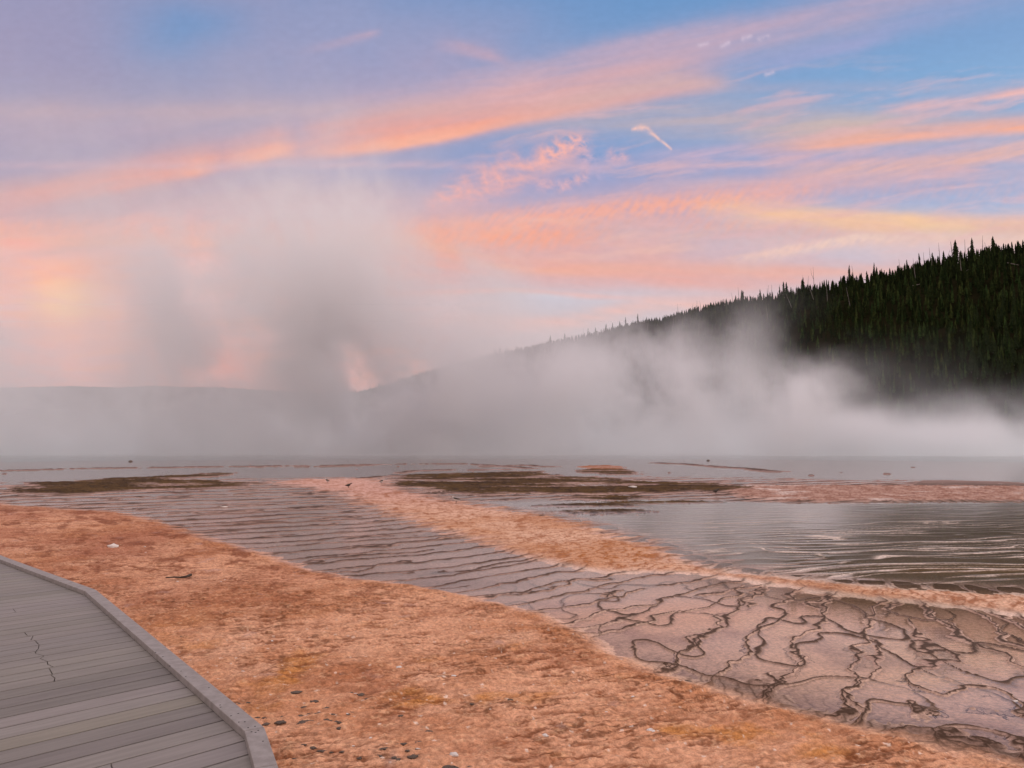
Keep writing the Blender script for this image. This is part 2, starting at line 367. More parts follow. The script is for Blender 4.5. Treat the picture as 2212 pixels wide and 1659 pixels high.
TONGUE = [(560, 1042), (640, 1036), (750, 1032), (850, 1037), (880, 1060), (1000, 1085), (1100, 1099), (1200, 1116), (1300, 1141), (1380, 1166), (1440, 1186), (1490, 1210), (1600, 1236), (1800, 1259), (2000, 1267), (2212, 1281), (3000, 1330), (3000, 1420), (2212, 1338), (2000, 1312), (1800, 1287), (1600, 1258), (1450, 1243), (1300, 1242), (1200, 1224), (1150, 1212), (1080, 1190), (1000, 1166), (920, 1144), (850, 1120), (760, 1088), (690, 1062)]
BANK = [(1545, 1056), (1600, 1050), (1800, 1049), (2212, 1051), (3400, 1052), (3400, 1092), (2212, 1083), (1900, 1084), (1700, 1084), (1600, 1075)]
ISLES = [[(25, 1063), (60, 1058), (85, 1050), (80, 1043), (120, 1040), (200, 1037), (320, 1029), (400, 1026), (455, 1022), (500, 1021), (490, 1025), (440, 1030), (395, 1036), (450, 1040), (560, 1046), (510, 1050), (450, 1055), (330, 1058), (240, 1062), (180, 1070), (110, 1066)],
         [(845, 1048), (880, 1040), (865, 1030), (890, 1025), (990, 1022), (1100, 1019), (1180, 1017), (1190, 1026), (1230, 1030), (1330, 1035), (1420, 1042), (1560, 1047), (1620, 1056), (1560, 1062), (1470, 1062), (1420, 1072), (1350, 1085), (1270, 1082), (1220, 1074), (1120, 1070), (1020, 1064), (900, 1058)],
         [(1240, 1018), (1270, 1012), (1245, 1008), (1290, 1005), (1335, 1008), (1390, 1024), (1330, 1026)],
         [(1170, 1092), (1300, 1087), (1450, 1084), (1560, 1086), (1450, 1092), (1300, 1096)],
         [(1180, 1107), (1300, 1102), (1420, 1103), (1350, 1108)]]
POOL_E = [(1000, 1083), (1200, 1113), (1300, 1138), (1440, 1183), (1490, 1208), (1600, 1233), (1800, 1258), (2212, 1278), (3200, 1310), (3200, 1090), (2212, 1083), (1700, 1086), (1400, 1078)]
FLOW = [(-22, 60), (-14, 36), (-9, 26), (-5.6, 20), (-3, 16), (-.8, 13), (1.0, 11), (2.4, 9.6), (4.4, 8.5), (7.5, 7.9), (12, 7.4), (20, 7)]
FAR_LINES = [([(-300, 1021), (0, 1017), (200, 1012), (420, 1009), (640, 1006)], 1.1), ([(560, 1009), (700, 1008), (800, 1005)], .7), ([(700, 1006), (800, 1003), (1000, 1002), (1080, 1007), (1150, 1011)], .8), ([(1415, 1000), (1480, 1002), (1560, 1009), (1620, 1013), (1670, 1019)], 1.),
             ([(-200, 993.5), (0, 993.5), (190, 994)], 2.2), ([(860, 1022), (900, 1017), (980, 1015), (1100, 1014)], .6), ([(780, 1034), (850, 1028), (900, 1029)], .5), ([(1050, 1008), (1130, 1005), (1190, 1008)], .8)]

def build_ground():
    t = np.concatenate([np.arange(CAM_Z / 2.6, CAM_Z / 10, -.00075), np.arange(CAM_Z / 10, CAM_Z / 320, -.00045)])
    rad = np.concatenate([[.02, .6, 1.2, 1.8, 2.2], CAM_Z / t, np.geomspace(330, 9000, 46)])
    tn = np.arange(-.86, .86, .00112); a_in = np.arctan(tn)
    a_out = np.linspace(a_in[-1], a_in[0] + 2 * math.pi, 72)[1:-1]
    az = np.concatenate([a_in, a_out]); nr, nc = len(rad), len(az)
    r = np.repeat(rad, nc).astype(np.float32); a = np.tile(az, nr)
    x = (r * np.sin(a)).astype(np.float32); y = (r * np.cos(a)).astype(np.float32)
    z = np.full(x.shape, -.04, np.float32); col = np.zeros((len(x), 3), np.float32); wet = np.zeros(len(x), np.float32)
    col[:] = (.3, .2, .15)
    det = (r < 340) & (r > .01)
    X, Y, D = x[det], y[det], r[det]
    n_big = fbm(X / 2.6, Y / 2.6, 4, .5, 2.); n_m = fbm(X / .55, Y / .55, 4, .55, 5.); n_f = fbm(X / .11, Y / .11, 3, .6, 11.)
    n_far = fbm(X / 7., Y / 9., 4, .55, 19.)
    edge = .10 + .012 * D
    wob = edge * (.7 * n_big + .5 * n_m) + .0035 * D * n_far * 3
    def soft(poly, w, k=1.): return sstep(-w, w, signed(X + k * wob, Y + k * wob * .7 + .02 * D * n_far * k, poly_plan(poly)) )
    sdA = signed(X, Y, poly_plan(NEAR_MAT)) + .10 * n_m + .10 * n_big
    sdA = np.where(D < 2.5, 3, sdA)
    sdD = signed(X, Y, poly_plan(BANK)) + .5 * n_m + .5 * n_big
    Dk = sstep(-.2, .5, sdD)
    I = np.zeros_like(X)
    for p in ISLES:
        I = np.maximum(I, sstep(-.35, .35, signed(X + 1.6 * n_big + 1.2 * n_far, Y + 1.4 * n_big + .8 * n_m + 1.6 * n_far, poly_plan(p)) + .7 * n_m + .35 * n_f))
    gap = sstep(.10, .34, fbm(X / 7., Y / 2.3, 4, .5, 111.) + .25 * n_m)
    I = I * (1 - gap)
    E = sstep(-.5, .8, signed(X, Y, poly_plan(POOL_E)))
    # --- terraces of the channel: contour lines across the flow
    _, s = line_dist(X, Y, np.array(FLOW, float))
    far_t = sstep(14, 30, D)
    warp = .42 * n_big + .16 * n_m * sstep(30, 14, D) + .045 * n_f * sstep(14, 8, D)
    sp1 = .50 + .016 * D
    def rims(ph, w):
        f = ph - np.floor(ph); d = np.minimum(f, 1 - f)
        return np.exp(-(d / w) ** 2), f
    # a phase whose spacing grows with distance
    ph = s * 1.0
    k1 = 1 / .46
    #wide = np.interp(s, [0, 45, 60, 75], [1.9, 1.15, .75, .55])     # metres between the rims
    tt = np.linspace(0, 100, 600); cum = np.concatenate([[0], np.cumsum(np.diff(tt) / np.interp(tt[1:], [0, 30, 44, 55, 60, 75], [3.6, 1.9, .95, .57, .44, .40]))])
    bil = np.abs(perlin(X / 1.25 + 4, Y / 1.25)) + .42 * np.abs(perlin(X / .48, Y / .48 + 8)) + .16 * np.abs(perlin(X / .19, Y / .19)) * sstep(13, 8, D)
    lr = sstep(-1.8, .8, X + .35 * (12 - Y)) * sstep(15, 11, D)
    p1 = np.interp(s, tt, cum) + 1.5 * warp * (1 - .30 * lr) + .55 * bil * lr
    finger = np.cos(2 * np.pi * p1 + 1.2) * (.6 + .8 * n_m)
    sdA = sdA + finger * .012 * np.maximum(D - 9, 0)
    sdB = signed(X, Y, poly_plan(TONGUE)) + (.08 + .010 * D) * n_m + (.1 + .012 * D) * n_big
    sdB = sdB + finger * .026 * D * sstep(12, 18, D)
    wA = .10 + .006 * D
    A = sstep(-wA, wA * 2.2, sdA); B = sstep(-.12 - .012 * D, .25 + .030 * D, sdB)
    p2 = np.interp(s, tt, cum) * .62 + 1.25 * (.42 * fbm(X / 1.7, Y / 1.7, 4, .5, 33.) + .25 * n_m) + .3
    lw = np.clip(.026 + .0065 * np.maximum(D - 8, 0), .026, .085)
    rs = np.where(D > 10, .00045, .00075) * D * D / CAM_Z / np.interp(s, tt[1:], 1 / np.maximum(np.diff(cum) / np.diff(tt), .1))
    lw = np.maximum(lw, .75 * rs)
    wide = np.maximum(lw, 1.5 * rs)
    r1, f1 = rims(p1, wide); r2, _ = rims(p2, wide)
    brk = sstep(-.75, -.35, fbm(X / 1.3, Y / 1.3, 3, .5, 51.)); brk2 = sstep(-.25, .1, fbm(X / 1.6, Y / 1.6, 3, .5, 57.))
    ch = (1 - A) * (1 - E) * sstep(58, 34, D)
    # cellular cracks of the lower right
    vx = X * 1.0 + .30 * n_big + .10 * n_m + .03 * n_f; vy = Y * .55 + .25 * fbm(X / 1.2, Y / 1.2, 3, .5, 71.)
    cell = np.abs(perlin(vx / .62 + 3, vy / .62)); r3 = np.exp(-(cell / (.03 + .003 * D)) ** 2); c3 = cell
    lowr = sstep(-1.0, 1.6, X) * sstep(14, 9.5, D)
    m1 = brk * ch; m2 = brk2 * ch; m3 = lowr * .9 * sstep(-.5, -.1, n_big) * ch
    rim = np.maximum(np.maximum(r1 * m1, r2 * m2), r3 * m3)
    # rough dark film beside the near mat, fine terracettes
    hem = np.exp(-np.maximum(-sdA, 0) / .42) * (1 - A) * sstep(.3, 2.2, X) * sstep(17, 12, D)
    pt = np.interp(s, tt, cum) * 4 + 2.2 * warp + 1.5 * n_m; rt, _ = rims(pt, .16)
    # --- pale rims of the dark pool
    ca, sa = math.cos(R(9)), math.sin(R(9)); ye = -X * sa + Y * ca; xe = X * ca + Y * sa
    ne = fbm(xe / 5.5, ye / 2.4, 3, .45, 81.); ne2 = fbm(xe / 2.2, ye / 1.6, 2, .5, 85.)
    q1 = ye / .72 + 1.9 * ne + .45 * ne2; q2 = ye / .50 + 1.9 * fbm(xe / 4.5, ye / 2.2, 3, .42, 88.) + .3 * ne2
    lwe = np.maximum(.05, .9 * .00045 * D * D / CAM_Z / .6); e1, _ = rims(q1, np.maximum(lwe, .13)); e2, _ = rims(q2, np.maximum(lwe, .13))
    right = sstep(-1.5, 7, X - .28 * (Y - 17)); nearE = sstep(26, 16, D)
    mE = E * right * (.35 + .65 * nearE); mE1 = mE * sstep(-.25, .1, fbm(X / 3, Y / 1.5, 3, .5, 91.)); mE2 = mE * sstep(-.15, .2, fbm(X / 2.4, Y / 1.5, 3, .5, 93.))
    pale = np.maximum(e1 * sstep(-.5, -.1, fbm(X / 3, Y / 1.5, 3, .5, 91.)), e2 * sstep(-.35, .05, fbm(X / 2.4, Y / 1.5, 3, .5, 93.))) * E * right * (.35 + .65 * nearE)
    q3 = ye / 2.6 + 1.1 * ne; e3, _ = rims(q3, .085)
    dline = e3 * E * (1 - right) * sstep(-.5, -.1, fbm(X / 4, Y / 2, 3, .5, 95.))
    # ---------------- heights
    xr = (X * .96 + Y * .28); yr = (-X * .28 + Y * .96); xw = xr + .12 * n_m; yw = yr + .10 * n_m
    puck = ridged(xw / .42, yw / .20, 4, .55, 3.); puck2 = ridged(xw / .12, yw / .06, 3, .6, 9.)
    lump = fbm(xw / .26, yw / .11, 4, .62, 14.)
    stripe, _ = rims(p1 * 2.2 + 1.0 * n_m, .12)
    gl = np.clip(1.25 - D / 45, .25, 1)
    hA = .035 + .03 * n_big + .016 * n_m * 1.2 + gl * (.028 * (puck - .5) + .012 * (puck2 - .5) + .024 * lump)
    bumpy = .5 + .5 * n_big
    h = np.full(X.shape, -.018, np.float32) + .006 * n_big
    h += rim * np.interp(D, [5, 10, 15, 40], [.030, .032, .034, .048]) + .06 * dline
    h = h * (1 - E) + E * (.007 + .006 * pale + .010 * dline + .002 * n_big)
    h += .030 * np.clip(hem * 1.3, 0, 1) * (.75 + .5 * n_m + .12 * rt)
    h = h * (1 - A) + A * (hA + .012)
    hB = .03 + .02 * n_big + .02 * n_m + .018 * (puck - .5) + .012 * lump + .014 * stripe
    h = np.where(B > 0, h * (1 - B) + B * hB, h)
    hD = .06 + .05 * n_m + .05 * (puck - .5) + .03 * n_f
    h = h * (1 - Dk) + Dk * hD
    hI = .045 + .03 * n_m + .03 * n_f + .04 * np.abs(n_far)
    h = h * (1 - I) + I * hI
    # far water: thin dark ridges and specks
    fl = np.zeros_like(h)
    for px, wdt in FAR_LINES:
        d, sl = line_dist(X + .8 * n_far, Y + 1.5 * n_far + .5 * n_big, poly_plan(px))
        fl = np.maximum(fl, np.exp(-(d / (wdt * (.8 + .8 * n_m))) ** 2) * sstep(-.55, -.1, n_big + n_m))
    speck = sstep(.62, .72, fbm(X / 1.3, Y / 2.2, 2, .5, 99.)) * sstep(30, 45, D) * (1 - E) * sstep(130, 60, D)
    fl = np.maximum(fl, speck)
    h = np.maximum(h, fl * (.075 + .02 * n_m) - .02 * (fl < .2))
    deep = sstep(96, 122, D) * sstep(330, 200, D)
    h = h - .9 * deep - .02 * sstep(60, 90, D) * (1 - fl)
    z[det] = h
    # ---------------- colours (what the mats and crusts themselves are)
    def lerp(a_, b_, t_): return a_ + (b_ - a_) * t_[:, None]
    def V(*c): return np.array(c, np.float32)
    fine = .5 + .5 * fbm(X / .05, Y / .05, 3, .6, 23.)
    cA = lerp(V(.62, .335, .205), V(.45, .205, .105), sstep(-.25, .45, n_big + .5 * n_m))
    cA = lerp(cA, V(.34, .135, .068), sstep(.08, .5, fbm(X / 1.6, Y / 1.6, 4, .55, 31.)) * .65)
    cA = lerp(cA, V(.61, .35, .225), sstep(.05, .5, fbm(X / 1.1, Y / 1.1, 4, .55, 27.)) * .8)
    ochre = sstep(.12, .55, fbm(X / .8, Y / .8, 4, .55, 29.)) * sstep(11, 6, D)
    cA = lerp(cA, V(.50, .21, .045), ochre * .75)
    red = sstep(8, 16, D) * sstep(-.1, .5, fbm(X / 2.2, Y / 3, 4, .5, 37.) + .2)
    cA = lerp(cA, V(.36, .145, .085), red * .75)
    mauve = np.exp(-((X + 13.5) / 5) ** 2 - ((Y - 26.5) / 3.5) ** 2)
    cA = lerp(cA, V(.24, .115, .095), np.clip(mauve * (.8 + n_m), 0, .85))
    rim_d = np.clip(-sdA / .01 + 0, 0, 0)
    fringe = np.exp(-np.abs(sdA) / (.10 + .012 * D)) * sstep(-.3, .3, n_m + .2)
    cA = lerp(cA, V(.55, .24, .075), fringe * .6)
    ft = fbm(xw / (.22 + .020 * D), yw / (.12 + .016 * D), 4, .7, 15.)
    tm = .25 + .75 * sstep(-.30, .18, fbm(X / 1.1, Y / .8, 4, .55, 121.))
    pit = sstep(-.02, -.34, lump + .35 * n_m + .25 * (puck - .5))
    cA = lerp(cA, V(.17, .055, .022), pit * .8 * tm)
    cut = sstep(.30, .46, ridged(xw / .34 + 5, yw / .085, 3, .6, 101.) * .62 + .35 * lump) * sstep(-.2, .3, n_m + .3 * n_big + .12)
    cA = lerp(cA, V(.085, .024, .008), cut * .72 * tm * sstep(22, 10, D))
    scuff, _ = rims(p1 * 3.1 + 2.6 * n_m + .8 * n_f, .16)
    cA = lerp(cA, V(.25, .09, .045), scuff * sstep(9, 16, D) * sstep(-.35, .25, n_m + .4 * n_f) * .75)
    cA = lerp(cA, V(.20, .068, .035), sstep(.03, .34, ft) * sstep(7, 13, D) * .8)
    fleck = sstep(.14, .42, fbm(xw / .10, yw / .042, 3, .65, 73.)) * sstep(15, 9, D)
    cA = lerp(cA, V(.24, .085, .035), fleck * .7 * (.3 + .7 * sstep(-.30, .18, fbm(X / 1.1, Y / .8, 4, .55, 121.))))
    cA = lerp(cA, V(.70, .42, .25), sstep(.16, .44, fbm(xw / .13, yw / .05, 3, .65, 79.)) * sstep(15, 9, D) * .5)
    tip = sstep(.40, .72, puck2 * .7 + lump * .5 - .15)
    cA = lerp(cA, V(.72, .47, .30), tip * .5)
    wh = sstep(.50, .60, fbm(X / .07, Y / .07, 2, .5, 41.) + .12 * n_m) * sstep(11, 7, D)
    cA = lerp(cA, V(.72, .60, .50), wh * .7)
    gr = sstep(.35, .65, fbm(X / .5, Y / .5, 4, .5, 43.)); cA = lerp(cA, V(.40, .27, .24), gr * .5)
    # tongue
    cB = lerp(V(.66, .42, .29), V(.53, .285, .165), sstep(-.3, .4, n_big + .4 * n_m))
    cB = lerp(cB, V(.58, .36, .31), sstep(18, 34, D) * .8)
    cB = lerp(cB, V(.30, .115, .05), np.maximum(np.maximum(stripe * sstep(-.45, .1, n_m), pit * .8), sstep(.05, .35, ft)) * (.85 - .3 * sstep(24, 45, D)))
    crust = np.exp(-((sdB - .12) / (.10 + .004 * D)) ** 2) * sstep(.0, 1.2, X + .4) * sstep(15, 12.5, D)
    cB = lerp(cB, V(.72, .60, .50), np.clip(crust * (.75 + .5 * n_m), 0, 1))
    amber = np.exp(-((X - 2.2) / 2.2) ** 2 - ((Y - 14.2) / 1.3) ** 2)
    cB = lerp(cB, V(.36, .13, .03), np.clip(amber * (.0 + .9 * stripe), 0, .6))
    # channel bed
    cT = lerp(V(.64, .44, .37), V(.50, .34, .285), sstep(-.3, .4, n_big))
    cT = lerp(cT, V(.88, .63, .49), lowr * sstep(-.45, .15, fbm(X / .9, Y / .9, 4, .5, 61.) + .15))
    cT = lerp(cT, V(.36, .21, .17), sstep(.1, .6, fbm(X / 3, Y / 2, 3, .5, 66.)) * (1 - lowr))
    cT = lerp(cT, V(.17, .115, .09), np.clip(hem * (1.15 + .5 * n_m), 0, .92))
    cT = lerp(cT, V(.15, .09, .03), np.clip(1.2 * np.exp(-((X - 5.6) / 1.5) ** 2 - ((Y - 10.4) / .8) ** 2), 0, .8))
    cT = lerp(cT, V(.42, .14, .05), np.clip(np.exp(-((X + 7.5) / 2.6) ** 2 - ((Y - 19.5) / 1.6) ** 2) * r1, 0, .6))
    cT = lerp(cT, V(.23, .145, .11), np.clip(rim * 1.15, 0, .8) * (1 - .22 * sstep(14, 9, D)))
    # dark pool
    cE = lerp(V(.125, .090, .055), V(.22, .175, .145), sstep(.3, 0, right))
    cE = lerp(cE, V(.15, .085, .025), np.clip(np.exp(-((X - 7.6) / 2.2) ** 2 - ((Y - 12.6) / .55) ** 2), 0, .9))
    cE = lerp(cE, V(.10, .06, .03), np.clip(dline * 1.4, 0, .9))
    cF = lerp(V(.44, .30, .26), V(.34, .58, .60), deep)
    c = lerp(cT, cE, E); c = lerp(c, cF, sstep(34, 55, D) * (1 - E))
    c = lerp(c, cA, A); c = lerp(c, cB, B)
    cD = lerp(V(.45, .29, .23), V(.27, .14, .10), sstep(-.25, .25, n_m + .5 * n_f)); cD = lerp(cD, V(.62, .52, .47), sstep(.15, .45, fbm(X / 2.4, Y / 1.6, 3, .5, 47.)) * .8); cD = lerp(cD, V(.30, .12, .07), sstep(42, 46, Y + n_big) * .6)
    c = lerp(c, cD, Dk)
    cI = lerp(V(.095, .054, .018), V(.040, .022, .010), sstep(-.25, .25, n_m + .5 * n_f + .5 * n_big)); cI = lerp(cI, V(.20, .15, .11), sstep(.38, .6, n_f + .4 * n_m) * .6)
    orange_top = np.exp(-((X - 8.) / 4) ** 2 - ((Y - 64) / 5) ** 2)
    cI = lerp(cI, V(.40, .17, .09), np.clip(orange_top, 0, .8))
    c = lerp(c, cI, I); c = lerp(c, V(.075, .045, .032), np.clip(fl * 1.3, 0, .95))
    c *= (.86 + .28 * fine)[:, None]
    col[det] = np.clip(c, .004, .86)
    w = np.clip(1 - A * (1 - .25 * sstep(0, .5, fbm(X / .7, Y / .7, 3, .5, 97.))) - B * .85 - Dk - I - fl - .5 * rim - hem, 0, 1)
    wet[det] = w
    lines = {}
    cover = (1 - B) * (1 - Dk) * (1 - I) * (1 - fl)
    for nm, val in (('ph1', p1), ('ph2', p2), ('ph3', c3), ('phe1', q1), ('phe2', q2), ('m1', m1 * cover), ('m2', m2 * cover), ('m3', m3 * cover), ('me1', mE1 * cover * (1 - A)), ('me2', mE2 * cover * (1 - A)), ('lw', lw), ('film', E * cover * (1 - A)), ('hem', hem), ('pht', pt)):
        q = np.zeros(len(x), np.float32); q[det] = val; lines[nm] = q
    z[r > 330] = -.6; col[r > 330] = (.10, .09, .05)
    i = np.arange(nr - 1)[:, None] * nc; j = np.arange(nc)[None, :]; j2 = (j + 1) % nc
    q = np.stack([i + j, i + j2, i + nc + j2, i + nc + j], -1).reshape(-1, 4)[:, ::-1]
    m, t_, b = mat('bacterial_mat', rough=.8)
    at = t_.nodes.new('ShaderNodeAttribute'); at.attribute_name = 'tint'
    tc = t_.nodes.new('ShaderNodeTexCoord')
    nz = noise(t_, tc.outputs['Object'], 30, 5, .65); nz2 = noise(t_, tc.outputs['Object'], 110, 3, .6)
    hs = t_.nodes.new('ShaderNodeMix'); hs.data_type = 'RGBA'; hs.blend_type = 'MULTIPLY'; hs.inputs['Factor'].default_value = 1
    f = S_(t_, nz.outputs[0]).ramp(.3, .7, .72, 1.22) * S_(t_, nz2.outputs[0]).ramp(.3, .7, .88, 1.12)
    cmb = t_.nodes.new('ShaderNodeCombineColor')
    for k_ in range(3): t_.links.new(f.k, cmb.inputs[k_])
    t_.links.new(at.outputs['Color'], hs.inputs['A']); t_.links.new(cmb.outputs[0], hs.inputs['B'])
    def at_(nm):
        n_ = t_.nodes.new('ShaderNodeAttribute'); n_.attribute_name = nm; return S_(t_, n_.outputs['Fac'])
    nv = noise(t_, tc.outputs['Object'], 9, 4, .6); nvv = S_(t_, nv.outputs[0]) - .5; nlow = S_(t_, noise(t_, tc.outputs['Object'], 1.6, 3, .5).outputs[0])
    ph1, lw_ = at_('ph1') + nvv * .10, at_('lw')
    vary = nlow.ramp(.35, .65, .6, 1.5); lwv = lw_ * vary * .72
    dk = ph1.line(lwv) * at_('m1')
    near = lw_.ramp(.03, .055, 1, 0)
    dk = dk.max((ph1 + .09 + nvv * .35).line(lwv * .6) * at_('m1') * near * nlow.ramp(.46, .56, 0, .9))
    dk = dk.max((ph1 - .13 - nvv * .45).line(lwv * .5) * at_('m1') * near * nlow.ramp(.50, .42, 0, .8))
    dk = dk.max((at_('ph2') + nvv * .12).line(lwv * .8) * at_('m2')).max((at_('ph3') + nvv * .03).bump(lw_ * 1.1) * at_('m3'))
    dk = dk.max((at_('pht') + nvv * .5).line(.13) * at_('hem') * .75)
    pl = (at_('phe1') + nvv * .10).line(nlow.ramp(.40, .62, .025, .11)) * at_('me1')
    pl = pl.max((at_('phe2') + nvv * .12).line(nlow.ramp(.38, .60, .09, .025)) * at_('me2'))
    pl = pl.max((at_('phe1') * 2.3 + at_('phe2') * .4 + nvv * .3).line(.055) * at_('me1') * .8)
    pl = pl * S_(t_, nz.outputs[0]).ramp(.35, .6, .35, 1.15)
    ct = at_('film') * (pl * 1.3).min(1.).rsub(1.); t_.links.new(ct.k, b.inputs['Coat Weight']); b.inputs['Coat Roughness'].default_value = .05; b.inputs['Coat IOR'].default_value = 1.45
    cur = hs.outputs['Result']
    for fac, colr in ((pl.min(.92), (.74, .62, .54, 1)), ((dk * 1.2).min(.95), (.058, .034, .022, 1))):
        mx = t_.nodes.new('ShaderNodeMix'); mx.data_type = 'RGBA'; t_.links.new(fac.k, mx.inputs['Factor']); t_.links.new(cur, mx.inputs['A']); mx.inputs['B'].default_value = colr; cur = mx.outputs['Result']
    t_.links.new(cur, b.inputs['Base Color'])
    aw = t_.nodes.new('ShaderNodeAttribute'); aw.attribute_name = 'wet'; W_ = S_(t_, aw.outputs['Fac'])
    b.inputs['Roughness'].default_value = .7; t_.links.new(W_.ramp(0, 1, .02, .12).k, b.inputs['Specular IOR Level'])
    bp = t_.nodes.new('ShaderNodeBump'); bp.inputs['Strength'].default_value = .5; bp.inputs['Distance'].default_value = .012
    t_.links.new((S_(t_, nz.outputs[0]) + S_(t_, nz2.outputs[0]) * .4).k, bp.inputs['Height']); t_.links.new(bp.outputs[0], b.inputs['Normal'])
    o = big_mesh('ground', np.stack([x, y, z], -1), q, m, [('tint', col), ('wet', wet)] + list(lines.items()))
    tag(o, kind='structure')
    # height lookup for things that stand on the ground
    zz = z.reshape(nr, nc); n_in = len(a_in)
    def height(px, py):
        rr = math.hypot(px, py); aa = math.atan2(px, py)
        return float(zz[np.argmin(np.abs(rad - rr)), np.argmin(np.abs(a_in - aa))])
    return height
height = build_ground()

# ------------------------------------------------------------------ water lying in the terraces and the spring
def build_water():
    m = bpy.data.materials.new('shallow_water'); m.use_nodes = True; t = m.node_tree; t.nodes.clear()
    out = t.nodes.new('ShaderNodeOutputMaterial'); mix = t.nodes.new('ShaderNodeMixShader')
    tr = t.nodes.new('ShaderNodeBsdfTransparent'); tr.inputs[0].default_value = (.985, .98, .97, 1)
    gl = t.nodes.new('ShaderNodeBsdfGlossy'); gl.inputs['Roughness'].default_value = .035
    fr = t.nodes.new('ShaderNodeFresnel'); fr.inputs['IOR'].default_value = 1.52
    tc = t.nodes.new('ShaderNodeTexCoord'); mp = t.nodes.new('ShaderNodeMapping'); mp.inputs['Scale'].default_value = (1, 2.4, 1); mp.inputs['Rotation'].default_value = (0, 0, R(35))
    t.links.new(tc.outputs['Object'], mp.inputs[0])
    n = noise(t, mp.outputs[0], 7, 4, .55); n2 = noise(t, mp.outputs[0], .22, 3, .6)
    bp = t.nodes.new('ShaderNodeBump'); bp.inputs['Distance'].default_value = .004
    t.links.new((S_(t, n2.outputs[0]).ramp(.40, .62, .02, .30)).k, bp.inputs['Strength'])
    t.links.new(n.outputs[0], bp.inputs['Height']); t.links.new(bp.outputs[0], gl.inputs['Normal']); t.links.new(bp.outputs[0], fr.inputs['Normal'])
    t.links.new(fr.outputs[0], mix.inputs[0]); t.links.new(tr.outputs[0], mix.inputs[1]); t.links.new(gl.outputs[0], mix.inputs[2])
    t.links.new(mix.outputs[0], out.inputs['Surface'])
    vs = [(-9, 15, 0), (1.0, 5.5, 0), (30, 3.2, 0), (420, 60, 0), (420, 325, 0), (-420, 325, 0), (-420, 60, 0), (-60, 24, 0)]
    tag(obj('water', vs, [range(8)], m), kind='structure')
build_water()

# ------------------------------------------------------------------ hill, far hills and forest
RIDGE = [(3400, 380, 215), (2900, 440, 265), (2500, 500, 310), (2212, 545, 345), (2100, 562, 362), (2000, 583, 380), (1900, 604, 400), (1800, 625, 424), (1700, 643, 450), (1600, 658, 480), (1500, 683, 520), (1400, 706, 560), (1300, 727, 605), (1200, 748, 660), (1100, 768, 730), (1000, 794, 820), (900, 826, 950), (850, 840, 1010), (780, 851, 1120), (700, 858, 1280), (560, 866, 1500), (400, 872, 1800)]
def build_hill():
    p = np.array([at_depth(x, y, d) for x, y, d in RIDGE])
    s = np.concatenate([[0], np.cumsum(np.hypot(*np.diff(p[:, :2], axis=0).T))]); u = np.arange(0, s[-1], 6.)
    rp = np.stack([np.interp(u, s, p[:, k]) for k in range(3)], -1)
    tg = np.gradient(rp[:, :2], axis=0); 
    k = np.ones(25) / 25
    tg = np.stack([np.convolve(np.pad(tg[:, i], 12, 'edge'), k, 'valid') for i in (0, 1)], -1); tg /= np.linalg.norm(tg, axis=1)[:, None]
    nrm = np.stack([-tg[:, 1], tg[:, 0]], -1); nrm[np.sum(nrm * -rp[:, :2], 1) < 0] *= -1
    v = np.linspace(-1, 1, 61)              # -1 behind, 0 ridge, 1 foot towards the viewer
    Wd = 165
    U, Vv = np.meshgrid(np.arange(len(u)), v, indexing='ij')
    xy = rp[U, :2] + nrm[U] * (Vv * Wd)[..., None]
    prof = np.where(Vv > 0, 1 - Vv - .10 * np.sin(np.pi * Vv) * 0 + .16 * np.sin(np.pi * Vv), 1 - .55 * Vv ** 2)
    zz = rp[U, 2] * np.clip(prof, -.02, 1) + (1 - np.exp(-np.abs(Vv) * 6)) * np.sin(np.pi * np.clip(np.abs(Vv), 0, 1)) * 7 * fbm(xy[..., 0] / 60, xy[..., 1] / 60, 4, .5, 3.) - .8 * (Vv > .98) - 1.5 * (Vv >= .999)
    n, mcol = U.shape
    i = np.arange(n - 1)[:, None] * mcol + np.arange(mcol - 1)[None]
    q = np.stack([i, i + 1, i + mcol + 1, i + mcol], -1).reshape(-1, 4)
    m = mottled('forest_floor', (.006, .007, .003), (.016, .014, .007), .12, .95, spec=.0)
    tag(big_mesh('hill', np.concatenate([xy, zz[..., None]], -1).reshape(-1, 3), q, m), kind='structure')
    return u, rp, nrm, xy, zz, v
HU, HRP, HN, HXY, HZ, HV = build_hill()
def hill_point(iu, v):                      # iu: index along the ridge (float), v: 0 ridge .. 1 foot
    a = min(max(iu, 0), len(HU) - 1.001); b = (v + 1) / 2 * (len(HV) - 1)
    i, j = int(a), min(int(b), len(HV) - 2); fa, fb = a - i, b - j
    f = lambda T: (T[i, j] * (1 - fa) * (1 - fb) + T[i + 1, j] * fa * (1 - fb) + T[i, j + 1] * (1 - fa) * fb + T[i + 1, j + 1] * fa * fb)
    q = f(HXY); return float(q[0]), float(q[1]), float(f(HZ))
